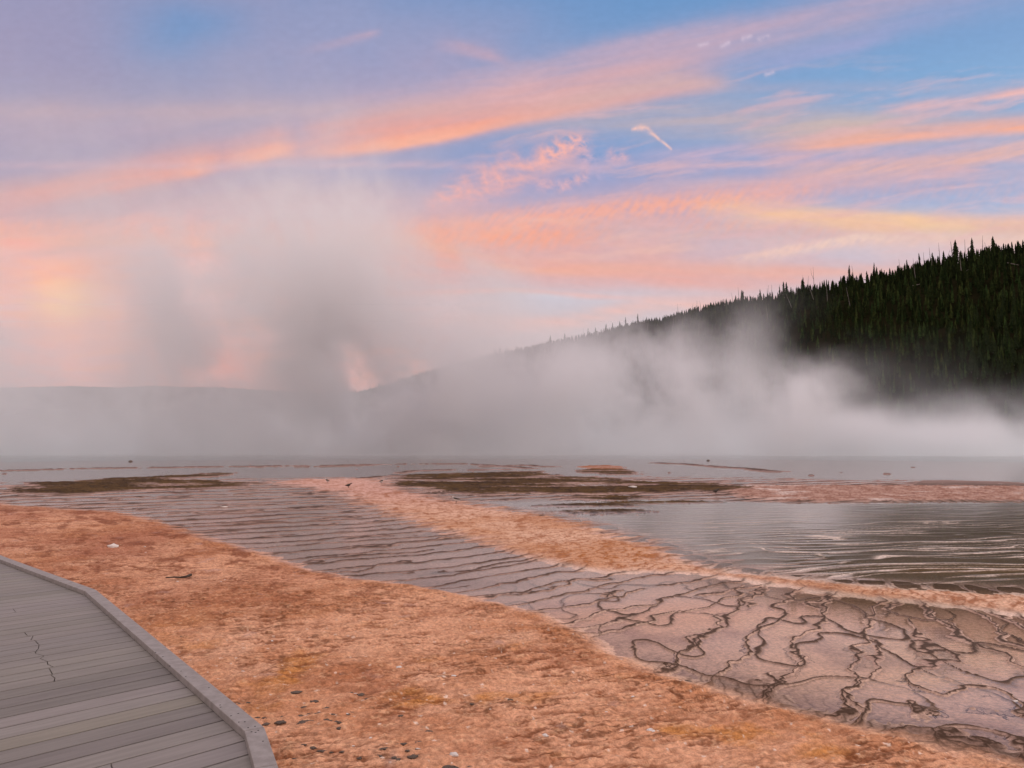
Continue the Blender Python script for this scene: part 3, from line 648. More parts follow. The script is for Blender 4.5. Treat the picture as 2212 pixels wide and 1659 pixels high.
def build_far_hills():
    pts = [(-900, 850), (-400, 846), (-100, 840), (60, 836), (150, 834), (260, 837), (330, 833), (400, 836), (480, 837), (560, 842), (640, 846), (760, 852), (1100, 862), (1500, 880)]
    xs = np.linspace(-900, 1500, 420); ys = np.interp(xs, [a for a, _ in pts], [b for _, b in pts])
    ridge = np.stack(at_depth(xs, ys, np.full(len(xs), 2600.)), -1)
    ridge[:, 2] += 4 * fbm(xs / 9, xs * 0, 3)
    rows = []
    for k, (dy, hz) in enumerate([(500, .55), (160, .9), (0, 1), (-120, .86), (-300, .62), (-520, .33), (-800, -.02)]):
        r_ = ridge.copy(); r_[:, 1] += dy; r_[:, 0] *= (2600 + dy) / 2600.
        r_[:, 2] = r_[:, 2] * hz + (6 * fbm(xs / 14, xs * 0 + k * 3.3, 3) if k != 2 else 0) * (hz > 0); rows.append(r_)
    co = np.stack(rows, 1); n, mc = co.shape[:2]
    i = np.arange(n - 1)[:, None] * mc + np.arange(mc - 1)[None]
    q = np.stack([i, i + mc, i + mc + 1, i + 1], -1).reshape(-1, 4)
    m = mottled('distant_forest', (.028, .034, .018), (.050, .052, .030), .02)
    tag(big_mesh('distant_hills', co.reshape(-1, 3), q, m), kind='structure')
build_far_hills()

rng = random.Random(11)
M_NEEDLE = mottled('pine_needles', (.009, .017, .006), (.025, .036, .011), .9, .9, spec=.1)
M_BARK = mottled('pine_bark', (.055, .045, .035), (.11, .09, .075), 6)
M_SNAG = mottled('dead_wood', (.12, .105, .09), (.20, .18, .16), 3)
def crown_geo(h, w, tiers, n, r, base=.06):
    V_, F_ = [], []
    for k in range(tiers):
        f = k / tiers; zb = h * (base + (1 - base) * f * .97); zt = min(h, zb + h * (1.0 / tiers) * 1.75)
        rad = w * (1 - f) ** .78 * r.uniform(.78, 1.12) * (.72 if k == 0 else 1) + .04 * w
        ox, oy = r.uniform(-.08, .08) * w, r.uniform(-.08, .08) * w
        b = len(V_); V_.append((ox * .4, oy * .4, zt)); a0 = r.uniform(0, 6.28)
        for j in range(2 * n):
            a = a0 + math.pi * j / n; rr = rad * (r.uniform(.85, 1.25) if j % 2 == 0 else r.uniform(.35, .6))
            V_.append((ox + rr * math.cos(a), oy + rr * math.sin(a), zb + (-.035 if j % 2 == 0 else .02) * h + r.uniform(-.015, .015) * h))
        for j in range(2 * n): F_.append((b, b + 1 + j, b + 1 + (j + 1) % (2 * n)))
    return V_, F_
def tube(pts, rad, n=6):
    V_, F_ = [], []
    for k, (p, r_) in enumerate(zip(pts, rad)):
        for j in range(n):
            a = 2 * math.pi * j / n; V_.append((p[0] + r_ * math.cos(a), p[1] + r_ * math.sin(a), p[2]))
    for k in range(len(pts) - 1):
        for j in range(n): F_.append((k * n + j, k * n + (j + 1) % n, (k + 1) * n + (j + 1) % n, (k + 1) * n + j))
    F_.append(tuple(range(n - 1, -1, -1))); F_.append(tuple(range((len(pts) - 1) * n, len(pts) * n)))
    return V_, F_
PINES = []
for k in range(7):
    r_ = random.Random(100 + k); h = 8.6 + k * .25; w = [1.25, 1.5, 1.75, 1.1, 1.95, 1.4, 1.6][k]
    root = empty('pine_tree')
    obj('crown', *crown_geo(h, w, 11, 7, r_, .05 + .02 * (k % 3)), M_NEEDLE, root)
    obj('trunk', *tube([(0, 0, -.8), (0, 0, h * .5), (0, 0, h * .93)], [.17, .11, .02]), M_BARK, root)
    PINES.append(root)
_used = set()
def plant(k, loc, scale, rz, label, group):
    src = PINES[k]
    if k in _used:
        o = src.copy(); C.objects.link(o)
        for ch in src.children:
            c = ch.copy(); C.objects.link(c); c.parent = o
    else: o = src; _used.add(k)
    o.location = loc; o.scale = scale; o.rotation_euler = (rng.uniform(-.03, .03), rng.uniform(-.03, .03), rz)
    tag(o, label, 'tree', group)
def pix(p):
    dx, dy, dz = p[0], p[1], p[2] - CAM_Z
    fw = dy * math.cos(PITCH) + dz * math.sin(PITCH); up = -dy * math.sin(PITCH) + dz * math.cos(PITCH)
    return CX + F * dx / fw, CY - F * up / fw, fw
# along the ridge: clumps and gaps
ridge_trees = []; iu = 0.
while iu < len(HU) - 2:
    x, y, z = hill_point(iu, 0); X_, Y_, d = pix((x, y, z))
    gap = perlin(np.array([iu / 3.1]), np.array([.5]))[0] + .35 * perlin(np.array([iu / 1.1]), np.array([7.5]))[0]
    dens = 1.0 if X_ > 2110 else (.85 if X_ < 1500 else .72)
    if 640 < X_ < 2300 and gap > -.30 + (1 - dens) * .7:
        v = rng.uniform(-.02, .035); q = hill_point(iu, v)
        ridge_trees.append((q, rng.choice([.55, .75, .95, 1.1]) * rng.uniform(.75, 1.2) * (1 + .15 * gap), X_))
    iu += rng.uniform(.25, .75) * (1 if d < 700 else 1.25)
rng.shuffle(ridge_trees); ridge_trees = sorted(ridge_trees, key=lambda k_: -(k_[2] > 1150))[:207]
for q, s_, X_ in ridge_trees:
    if X_ > 1700: lab, gr = 'dark conifer standing in clear silhouette on the right part of the ridge', 'dark conifers in silhouette along the clear ridge'
    else: lab, gr = 'hazy grey conifer on the ridge line behind thin steam', 'hazy conifers along the steamy ridge'
    plant(rng.randrange(7), (q[0], q[1], q[2] - .3), (s_ * rng.uniform(.85, 1.1), s_ * rng.uniform(.85, 1.1), s_), rng.uniform(0, 6.28), lab, gr)
# the slope: the largest as trees of their own, the rest as one wood
slope = []
IU0, IU1 = 8, max(i for i in range(len(HU)) if pix(HRP[i])[0] > 690)
for _ in range(34000):
    iu = rng.uniform(IU0, IU1); v = rng.uniform(.02, .985)
    if rng.random() > .9 - .25 * math.sin(iu * .35 + 5 * v): continue
    q = hill_point(iu, v); X_, Y_, d = pix(q)
    if not (560 < X_ < 2900) or d > 1500 or (d > 520 and rng.random() < .45) or (v < .09 and 1500 < X_ < 2120): continue
    slope.append((q, rng.uniform(.40, .80) * (1.0 - .15 * v), d, X_, Y_, v))
near = sorted([s for s in slope if 1500 < s[3] < 2230 and s[4] < 930], key=lambda s: s[2] / s[1])[:88]
ids = set(id(s) for s in near)
for q, s_, d, X_, Y_, v in near:
    plant(rng.randrange(7), (q[0], q[1], q[2] - .3), (s_ * rng.uniform(.9, 1.15), s_ * rng.uniform(.9, 1.15), s_), rng.uniform(0, 6.28), 'dark green conifer low on the steep slope just above the steam', 'conifers low on the slope')
def build_wood():
    protos = []
    for k in range(10):
        r_ = random.Random(300 + k); v_, f_ = crown_geo(8.8, r_.uniform(1.1, 1.9), 7, 5, r_, .04); protos.append((np.array(v_), np.array(f_)))
    co, fc, nv, tn = [], [], 0, []
    for s in slope:
        if id(s) in ids: continue
        q, s_ = s[0], s[1]; v_, f_ = protos[rng.randrange(10)]; a = rng.uniform(0, 6.28); ca, sa = math.cos(a), math.sin(a); wd = s_ * rng.uniform(.85, 1.2)
        w = np.stack([(v_[:, 0] * ca - v_[:, 1] * sa) * wd, (v_[:, 0] * sa + v_[:, 1] * ca) * wd, v_[:, 2] * s_], -1) + np.array([q[0], q[1], q[2] - .3])
        co.append(w); fc.append(f_ + nv); nv += len(v_); q_ = rng.choice([.35, .5, .65, .8, 1.0, 1.5]) * (.75 + .9 * s[5]); tn.append(np.tile(np.array([[q_ * rng.uniform(.9, 1.3), q_, q_ * .9]]), (len(v_), 1)))
    o = big_mesh('forest', np.concatenate(co), np.concatenate(fc), mottled('wood_needles', (.008, .017, .006), (.024, .037, .011), .9, .9, spec=.05, attr='tone'), [('tone', np.concatenate(tn))], smooth=False)
    tag(o, 'dense dark conifer forest covering the slope of the hill', 'forest', None, 'stuff')
build_wood()
# dead trunks
def snag_geo(h, lean, r_, fork=False):
    top = (lean * h, lean * .4 * h, h); V_, F_ = tube([(0, 0, -.5), (lean * h * .45 + r_.uniform(-.1, .1), lean * .2 * h, h * .5), top], [.17, .12, .03], 6)
    for _ in range(5):
        f = r_.uniform(.45, .92); a = r_.uniform(0, 6.28); L = r_.uniform(.4, 1.1)
        p0 = (lean * h * f, lean * .4 * h * f, h * f); p1 = (p0[0] + L * math.cos(a), p0[1] + L * math.sin(a), p0[2] + r_.uniform(-.1, .5))
        v2, f2 = tube([p0, p1], [.05, .015], 4); b = len(V_); V_ += v2; F_ += [tuple(i + b for i in f) for f in f2]
    if fork:
        p0 = (lean * h * .5, 0, h * .52); p1 = (p0[0] - 1.1, .1, h * .72); p2 = (p0[0] - 1.5, .1, h * .95)
        v2, f2 = tube([p0, p1, p2], [.10, .07, .02], 5); b = len(V_); V_ += v2; F_ += [tuple(i + b for i in f) for f in f2]
    return V_, F_
def ridge_index(px):
    best = min(range(len(HU)), key=lambda i: abs(pix((HRP[i, 0], HRP[i, 1], HRP[i, 2]))[0] - px)); return best
SNAGS = [obj('dead_tree', *snag_geo(9, l_, random.Random(500 + i)), M_SNAG) for i, l_ in enumerate((.03, -.10, .15))]
_su = set()
for i, (px, tall, lean) in enumerate([(1468, 1.25, 1), (1510, 1.2, 0), (1526, 1.1, 1), (1268, 1.2, 0), (1312, 1.0, 1), (1590, 1.0, 1), (1603, 1.35, 1), (1735, 1.3, 1), (2008, 1.2, 1), (2112, 1.3, 2), (2034, 1.35, 1), (2074, 1.25, 1), (2079, 1.3, 1), (2104, 1.25, 0), (1846, 1.1, 0), (1390, .9, 0), (1224, 1.0, 1), (1663, 1.1, 0)]):
    q = hill_point(ridge_index(px) + rng.uniform(-.2, .2), .01); src = SNAGS[lean]
    o = src if lean not in _su else src.copy()
    if lean in _su: C.objects.link(o)
    _su.add(lean); o.location = (q[0], q[1], q[2] - .2); o.scale = (1.0, 1.0, tall); o.rotation_euler = (0, 0, rng.uniform(-.5, .5))
    tag(o, 'bare dead trunk poking up between the conifers of the ridge', 'dead tree', 'bare dead trunks on the ridge')
q = hill_point(ridge_index(1759), .01)
o = obj('dead_tree', *snag_geo(15, -.01, random.Random(77), True), M_SNAG); o.location = q
tag(o, 'tallest dead trunk on the ridge, forked and rising well above the conifers', 'dead tree')
for i in range(34):
    px = rng.uniform(1480, 2200); iu = ridge_index(px) - rng.uniform(0, 20); v = rng.uniform(.05, .6)
    q = hill_point(iu, v); src = SNAGS[rng.randrange(3)]; o = src.copy(); C.objects.link(o)
    s_ = rng.uniform(.9, 1.3); o.location = (q[0], q[1], q[2] - .2); o.scale = (1.0, 1.0, s_); o.rotation_euler = (rng.uniform(-.12, .12), rng.uniform(-.2, .2), rng.uniform(0, 6.28))
    tag(o, 'pale bare dead trunk standing or leaning among the conifers of the slope', 'dead tree', 'bare dead trunks on the slope')
LOG = None
for i in range(16):
    px = rng.uniform(1750, 2200); iu = ridge_index(px) - rng.uniform(0, 12); v = rng.uniform(.03, .4); q = hill_point(iu, v)
    if LOG is None:
        v_, f_ = tube([(0, 0, -3.5), (.1, .05, 0), (0, .1, 3.5)], [.20, .16, .06], 6); LOG = o = obj('fallen_log', v_, f_, M_SNAG)
    else: o = LOG.copy(); C.objects.link(o)
    o.location = (q[0], q[1], q[2] + 1.2); o.rotation_euler = (R(90) + rng.uniform(-.4, .4), rng.uniform(-.2, .2), rng.uniform(0, 3.14)); o.scale = (1, 1, rng.uniform(.6, 1.1))
    tag(o, 'pale fallen log lying on the wooded slope', 'log', 'fallen logs on the slope')

# ------------------------------------------------------------------ boardwalk
DECK_Z = .45
def build_boardwalk():
    root = empty('boardwalk', (-2.5, 3.5, 0))
    tag(root, 'grey plank boardwalk with a low kerb rail curving past the orange mat', 'boardwalk')
    inv = Vector((2.5, -3.5, 0))
    P = lambda x, y, h=.045: tuple(ground_at(x / 1.13, y / 1.13, DECK_Z + h))
    inner = [(-12.5, 15.9), P(0, 1365.3), P(207.3, 1442.8), P(596.7, 1784.5), P(621.6, 1875), (.55, -.1), (1.0, -2.6)]
    left = [(-15.2, 13.2), (-11.3, 9.6), (-6.9, 5.6), (-4.1, 2.3), (-3.0, .6), (-2.4, -1.2), (-2.0, -2.9)]
    ang = R(44.5); dv = (math.cos(ang), math.sin(ang)); nv = (math.sin(ang), -math.cos(ang))     # t along a board, s across (towards the viewer's right)
    st = lambda p: (p[0] * nv[0] + p[1] * nv[1], p[0] * dv[0] + p[1] * dv[1])
    Rr = sorted(st(p) for p in inner); Lf = sorted(st(p) for p in left)
    ri = lambda s: np.interp(s, [a for a, _ in Rr], [b for _, b in Rr]); li = lambda s: np.interp(s, [a for a, _ in Lf], [b for _, b in Lf])
    def crack(pts):
        q = sorted(st(tuple(ground_at(x / 1.13, y / 1.13, DECK_Z))) for x, y in pts); return q
    cracks = [crack([(60, 1541), (66, 1551), (79, 1553), (72, 1563), (84, 1563), (91, 1573), (95, 1575), (92, 1582), (98, 1587), (88.9, 1589), (89, 1594), (106, 1601), (102, 1607), (114, 1614), (112, 1622), (126.5, 1628), (118.5, 1631), (121.5, 1642), (128, 1647), (131, 1655), (138, 1664)]),
              crack([(262, 1856), (270, 1862), (273, 1868), (270, 1876), (280, 1890)]), crack([(36, 1489), (38, 1493), (40, 1497)])]
    V_, F_, cols = [], [], []
    w, g, th = .188, .015, .12
    s0 = st(P(207.3, 1453.9, 0))[0] + .2 * .188
    k0 = int(math.floor((Rr[0][0] - s0) / w)); k1 = int(math.ceil((Rr[-1][0] - s0) / w))
    r_ = random.Random(5)
    def prism(poly, c):
        b = len(V_); n = len(poly)
        for z in (DECK_Z, DECK_Z - th):
            for (s, t) in poly: V_.append((s * nv[0] + t * dv[0] + inv.x, s * nv[1] + t * dv[1] + inv.y, z))
        F_.append(tuple(range(b, b + n))[::-1]); F_.append(tuple(range(b + n, b + 2 * n)))
        for i in range(n): F_.append((b + i, b + (i + 1) % n, b + n + (i + 1) % n, b + n + i))
        cols.extend([c] * (2 * n))
    smin = max(Rr[0][0], Lf[0][0]); smax = min(Rr[-1][0], Lf[-1][0])
    tone = 1.
    for k in range(k0, k1):
        a, b = s0 + k * w + g / 2, s0 + (k + 1) * w - g / 2
        if a < smin or b > smax: continue
        if r_.random() < .45: tone = r_.choice([1., 1.05, .97, .93])
        q = tone * r_.uniform(.96, 1.04)
        if k in (16, 17, 18, 22, 23): q *= .80
        if k in (19, 20): q = 1.06
        c = (q, q * r_.uniform(.98, 1.01), q * r_.uniform(.95, 1.0), 1)
        if k == 21: c = (1.0, .99, .88, 1)
        js = sorted({a, b} | {s for s, _ in Rr if a < s < b}); jl = sorted({a, b} | {s for s, _ in Lf if a < s < b})
        end = [(s, ri(s) + .02) for s in js]; beg = [(s, li(s)) for s in jl]
        cut = None
        for cr in cracks:
            mid = (a + b) / 2
            if cr[0][0] - .01 <= mid <= cr[-1][0] + .01: cut = cr
        if cut:
            ss = [a] + [s for s, _ in cut if a + .012 < s < b - .012] + [b]
            tc = [(s, np.interp(s, [u for u, _ in cut], [v for _, v in cut]) + r_.uniform(-.012, .012)) for s in ss]
            wd = .006 if cut is not cracks[2] else .004
            prism(beg + [(s, t - wd / 2) for s, t in tc[::-1]], c); prism([(s, t + wd / 2) for s, t in tc] + end[::-1], c)
        else: prism(beg + end[::-1], c)
    MB = mottled('grey_decking', (.184, .172, .164), (.222, .208, .199), 6, .72, .10, .2, stretch=(.35, 5, 1, ang), attr='tone')
    d = obj('deck', V_, F_, MB, root)
    me = d.data; t = me.attributes.new('tone', 'FLOAT_COLOR', 'POINT'); t.data.foreach_set('color', np.array(cols, np.float32).ravel())
    bv = d.modifiers.new('edges', 'BEVEL'); bv.width = .002; bv.segments = 1; bv.limit_method = 'ANGLE'
    # kerb rail: mitred lengths of rail along the edge
    MK = mottled('grey_rail', (.200, .182, .172), (.265, .245, .235), 14, .6, .2, .4)
    kw, kz0, kz1 = .105, DECK_Z + .001, DECK_Z + .0465
    def offs(pl, o):
        out = []
        for i, p in enumerate(pl):
            d0 = Vector(pl[i]) - Vector(pl[i - 1]) if i else None; d1 = Vector(pl[i + 1]) - Vector(pl[i]) if i < len(pl) - 1 else None
            n_ = []
            for dd in (d0, d1):
                if dd is not None: dd = dd.normalized(); n_.append(Vector((-dd.y, dd.x)))
            m_ = sum(n_, Vector((0, 0))).normalized(); out.append(Vector(p) + m_ * o / max(.3, m_.dot(n_[0])))
        return out
    sgn = 1
    outer = offs(inner, kw)
    if Vector(outer[2]).length < Vector(inner[2]).length: outer = offs(inner, -kw)
    pts = [(Vector(a), Vector(b)) for a, b in zip(inner, outer)]
    # split the long run into two lengths where the joint shows
    jf = .42; i0, i1 = pts[2], pts[3]; joint = (i0[0].lerp(i1[0], jf), i0[1].lerp(i1[1], jf)); pts.insert(3, joint)
    screws = []
    for a, b in zip(pts[:-1], pts[1:]):
        dd = (b[0] - a[0]).normalized(); e = .0012
        c4 = [a[0] + dd * e, b[0] - dd * e, b[1] - dd * e, a[1] + dd * e]
        v = [(p.x + inv.x, p.y + inv.y, z) for z in (kz0, kz1) for p in c4]
        f = [(3, 2, 1, 0), (4, 5, 6, 7), (0, 1, 5, 4), (1, 2, 6, 5), (2, 3, 7, 6), (3, 0, 4, 7)]
        ko = obj('kerb_rail', v, f, MK, root); bv = ko.modifiers.new('edges', 'BEVEL'); bv.width = .005; bv.segments = 2
        # outer trim board hangs under the rail
        out_n = (a[1] - a[0]).normalized(); c4 = [a[0] + out_n * .055, b[0] + out_n * .055, b[0] + out_n * .093, a[0] + out_n * .093]
        c4 = [p + (dd * .004 if i in (0, 3) else -dd * .004) for i, p in enumerate(c4)]
        v = [(p.x + inv.x, p.y + inv.y, z) for z in (DECK_Z - .24, kz0 - .002) for p in c4]
        obj('edge_beam', v, f, MK, root)
        mid = (a[0] + b[0]) / 2 + out_n * .02
        v_, f_ = tube([(mid.x + inv.x, mid.y + inv.y, -.2), (mid.x + inv.x, mid.y + inv.y, DECK_Z - .045)], [.05, .05], 8); obj('post', v_, f_, MK, root)
        screws.append((ko, a, b))
    MS = mat('screw_recess', (.02, .018, .018), .9)[0]
    proto = None
    for (x, y) in [(380, 1592), (397.5, 1602.6), (414, 1625), (442, 1638), (453.5, 1651), (510, 1678.3), (537.4, 1720.7), (538.5, 1726), (581.7, 1741.2), (564, 1747), (583, 1762.3), (597.5, 1761.5), (605.7, 1776), (622.5, 1772.6), (614, 1786), (624, 1787.4), (630.5, 1782.5), (642, 1809)]:
        p = ground_at(x / 1.13, y / 1.13, DECK_Z + .0472)
        if proto is None:
            v_, f_ = tube([(0, 0, -.003), (0, 0, 0)], [.0052, .0052], 10); so = proto = obj('screw_hole', v_, f_, MS)
        else: so = proto.copy(); C.objects.link(so)
        par = min(screws, key=lambda k: (Vector(p) - (k[1][0] + k[1][1] + k[2][0] + k[2][1]) / 4).length)[0] if y < 1784 else screws[4][0]
        so.parent = par; so.location = (p[0] + inv.x, p[1] + inv.y, DECK_Z + .0472)
build_boardwalk()

# ------------------------------------------------------------------ small things on the mats
def lump_geo(r_, sx, sy, sz, rough=.35):
    bm = bmesh.new(); bmesh.ops.create_icosphere(bm, subdivisions=2, radius=1)
    off = [r_.uniform(0, 50) for _ in range(3)]
    for v in bm.verts:
        n = float(perlin(np.array([v.co.x * 1.6 + off[0] + v.co.z]), np.array([v.co.y * 1.6 + off[1] - v.co.z]))[0]) + .5 * float(perlin(np.array([v.co.x * 4 + off[2]]), np.array([v.co.y * 4 + v.co.z * 3]))[0])
        v.co *= 1 + rough * 1.6 * n
        v.co = Vector((v.co.x * sx, v.co.y * sy, max(v.co.z, -.35) * sz))
    V_ = [tuple(v.co) for v in bm.verts]; F_ = [tuple(v.index for v in f.verts) for f in bm.faces]; bm.free(); return V_, F_
def scatter(name, spots, mats, size, label, cat, group, protos=4, flat=.5, seed=1, wide=1.5):
    r_ = random.Random(seed); PR = []
    for i, (px, py, s) in enumerate(spots):
        x, y = ground_at(px / 1.13, py / 1.13, .03); k = i % protos
        if len(PR) < protos:
            o = obj(name, *lump_geo(r_, wide, 1, flat), mats[k % len(mats)], smooth=True); PR.append(o)
        else: o = PR[k].copy(); C.objects.link(o)
        q = size * s * (r_.uniform(.6, 1.35) if len(spots) > 1 else 1); o.location = (x, y, max(height(x, y), -.01) - (.12 if len(spots) > 1 else -.10) * q); o.scale = (q * r_.uniform(.8, 1.2), q * r_.uniform(.8, 1.2), q * r_.uniform(.8, 1.2)); o.rotation_euler = (0, 0, r_.uniform(-.5, .5))
        tag(o, label, cat, group)
M_CLUMP = mottled('dark_crust', (.045, .04, .038), (.26, .20, .16), 45, .9, .8, .1)
M_SINTER = mottled('white_sinter', (.55, .50, .46), (.80, .76, .72), 20, .8, .5)
M_TAN = mottled('tan_crust', (.42, .27, .17), (.60, .44, .32), 25, .8, .5)
cl = [(720, 1700, 1.5), (767, 1721, 1), (744, 1731, .8), (796, 1736, .9), (805, 1753, .8), (755, 1749, .8), (776, 1753, .9), (797, 1763, 1.2), (745, 1768, 1.3), (848, 1753, .8), (858, 1743, .9), (825, 1773, .8), (733, 1755, .6), (826, 1787, .7), (1000, 1713, 1.2), (880, 1699, .8), (855, 1697, .6), (898, 1712, .7), (978, 1760, .8), (1021, 1775, .7), (1046, 1796, 1), (1021, 1820, 1), (980, 1829, .8), (1017, 1837, .9), (997, 1841, .8), (1007, 1852, 1), (1022, 1850, .8), (762, 1831, .9), (785, 1837, 1), (810, 1838, .8), (835, 1842, .8), (878, 1857, .9), (720, 1864, .9), (900, 1842, .7), (935, 1844, .8), (925, 1854, .8), (970, 1864, 1.1), (961, 1857, .9), (1100, 1873, 1.5), (1145, 1871, 1), (733, 1820, .6), (742, 1826, .6)]
cl += [(461, 1606, .7), (470, 1628, .7), (593, 1722, .7), (620, 1712, .6), (575, 1722, .7), (606, 1721, .7), (628, 1757, .8), (688, 1754, .9), (685, 1767, 1.1), (648, 1770, 1), (645, 1760, .6), (443, 1559, .6), (1678, 1658, .8), (867, 1460, .7), (1085, 1457, 1.2), (1090, 1521, .5), (1150, 1724, .6), (1246, 1717, .6)]
scatter('dark_crust_lump', cl, [M_CLUMP], .021, 'small dark grey lump of crust on the orange mat', 'crust lump', 'dark crust lumps on the orange mat', 6, .45, 3)
wl = [(974, 1633, 1.1), (663, 1565, .8), (1107, 1654, .7), (593, 1641, .6), (745, 1766, .6), (795, 1760, .6), (847, 1753, .5), (862, 1832, .6), (868, 1693, .6), (999, 1710, .6), (1017, 1836, .7), (1108, 1852, .8), (905, 1811, .6), (763, 1830, .5), (353, 1336, .8), (356, 1349, .7), (433, 1421, .9), (549, 1417, .7), (397, 1440, .4), (540, 1422, .5), (62, 1355, .6), (104, 1373, .6), (1697, 1623, .9), (1683, 1618, .6), (2480, 1702, 1.0), (1588, 1786, 1.2), (1592, 1790, .8), (1545, 1706, .6), (1480, 1745, .6), (1415, 1760, .7), (1330, 1800, .7), (1300, 1755, .5), (930, 1580, .5)]
scatter('white_crust_chip', wl, [M_SINTER], .020, 'tiny white chip of crust on the orange mat', 'crust chip', 'white crust chips on the orange mat', 5, .5, 9)
for nm, spots, m, sz, lab, cat in [
    ('white_rock', [(277, 1338, 1)], M_SINTER, .075, 'small jagged white rock on the orange mat beyond the boardwalk corner', 'rock'),
    ('boulder', [(319, 1126, 1)], M_CLUMP, .16, 'dark boulder standing in the far water below the distant hills', 'boulder'),
    ('boulder', [(1729, 1124, 1)], M_CLUMP, .15, 'dark boulder standing in the far water below the steaming hillside', 'boulder'),
    ('white_slab', [(1545, 1192, 1)], M_SINTER, .16, 'flat white slab at the edge of the dark brown islet', 'slab'),
    ('pale_branch', [(548, 1237, 1)], M_SINTER, .085, 'pale flat chunk lying across the rippled wet terraces', 'branch')]:
    scatter(nm, spots, [m], sz, lab, cat, None, 1, .28 if 'slab' in nm or 'branch' in nm else .75, 21)
def stick(pts, r0, label, name='driftwood_stick'):
    q = [ground_at(x / 1.13, y / 1.13, .04) for x, y in pts]; zs = [height(*p) + .03 + .012 * (i % 2) for i, p in enumerate(q)]
    P_ = [Vector((p[0], p[1], z)) for p, z in zip(q, zs)]; V_, F_ = [], []; n = 6
    for i, p in enumerate(P_):
        d = (P_[min(i + 1, len(P_) - 1)] - P_[max(i - 1, 0)]).normalized(); s = d.cross(Vector((0, 0, 1))).normalized(); u = s.cross(d)
        rr = r0 * (1 - .6 * i / (len(P_) - 1))
        for j in range(n): V_.append(tuple(p + (s * math.cos(6.283 * j / n) + u * math.sin(6.283 * j / n)) * rr))
    for i in range(len(P_) - 1):
        for j in range(n): F_.append((i * n + j, i * n + (j + 1) % n, (i + 1) * n + (j + 1) % n, (i + 1) * n + j))
    F_.append(tuple(range(n))); F_.append(tuple(range((len(P_) - 1) * n, len(P_) * n)))
    tag(obj(name, V_, F_, mottled('wet_wood', (.035, .025, .02), (.08, .06, .045), 20)), label, 'stick')
stick([(466, 1407), (455, 1411), (440, 1412), (425, 1416), (404, 1417)], .022, 'thin dark stick lying on the rust red mat behind the boardwalk')
# birds
def bird(px, py, rz, label, white):
    x, y = ground_at(px / 1.13, py / 1.13, .03); z = height(x, y)
    root = empty('bird', (x, y, max(z, 0)), rz); tag(root, label, 'bird', None)
    prof = [(-.17, .004, .115), (-.13, .016, .12), (-.08, .040, .125), (-.02, .056, .13), (.035, .052, .14), (.07, .038, .162), (.085, .028, .185), (.10, .029, .205), (.122, .026, .21), (.138, .012, .208), (.175, .003, .204)]
    n = 10; V_, F_, mi = [], [], []
    for (a, r_, zc) in prof:
        for j in range(n): V_.append((a, r_ * .85 * math.cos(6.2832 * j / n), zc + r_ * math.sin(6.2832 * j / n)))
    for i in range(len(prof) - 1):
        for j in range(n):
            F_.append((i * n + j, i * n + (j + 1) % n, (i + 1) * n + (j + 1) % n, (i + 1) * n + j))
            mi.append(0 if (j in (0, 1, 2, 3, 4) and i < 6) or i >= 8 else 1)
    F_.append(tuple(range(n))); F_.append(tuple(range((len(prof) - 1) * n, len(prof) * n))); mi += [0, 0]
    md = mottled('dark_feathers', (.03, .025, .022), (.07, .06, .05), 40); mw = mottled('pale_feathers', (.6, .57, .54) if white else (.05, .04, .035), (.75, .73, .70) if white else (.09, .075, .06), 40)
    obj('body', V_, F_, None, root, True, [md, mw], mi)
    for s in (-1, 1):
        v_, f_ = tube([(0, .022 * s, .0), (-.012, .022 * s, .045), (.0, .022 * s, .10)], [.005, .004, .007], 5); obj('leg', v_, f_, md, root)
bird(799, 1180, 2.6, 'small white breasted bird, leftmost of those standing on the pink tongue', True)
bird(851, 1191, .4, 'small all dark bird on the purplish patch between the two pale birds', False)
bird(931, 1182, .9, 'small white breasted bird just left of the large brown islet', True)
bird(1113, 1229, 2.9, 'small pale bird standing alone on the orange tongue below the brown islet', True)
bird(1748, 1206, .3, 'small dark bird at the left end of the pinkish bank', False)

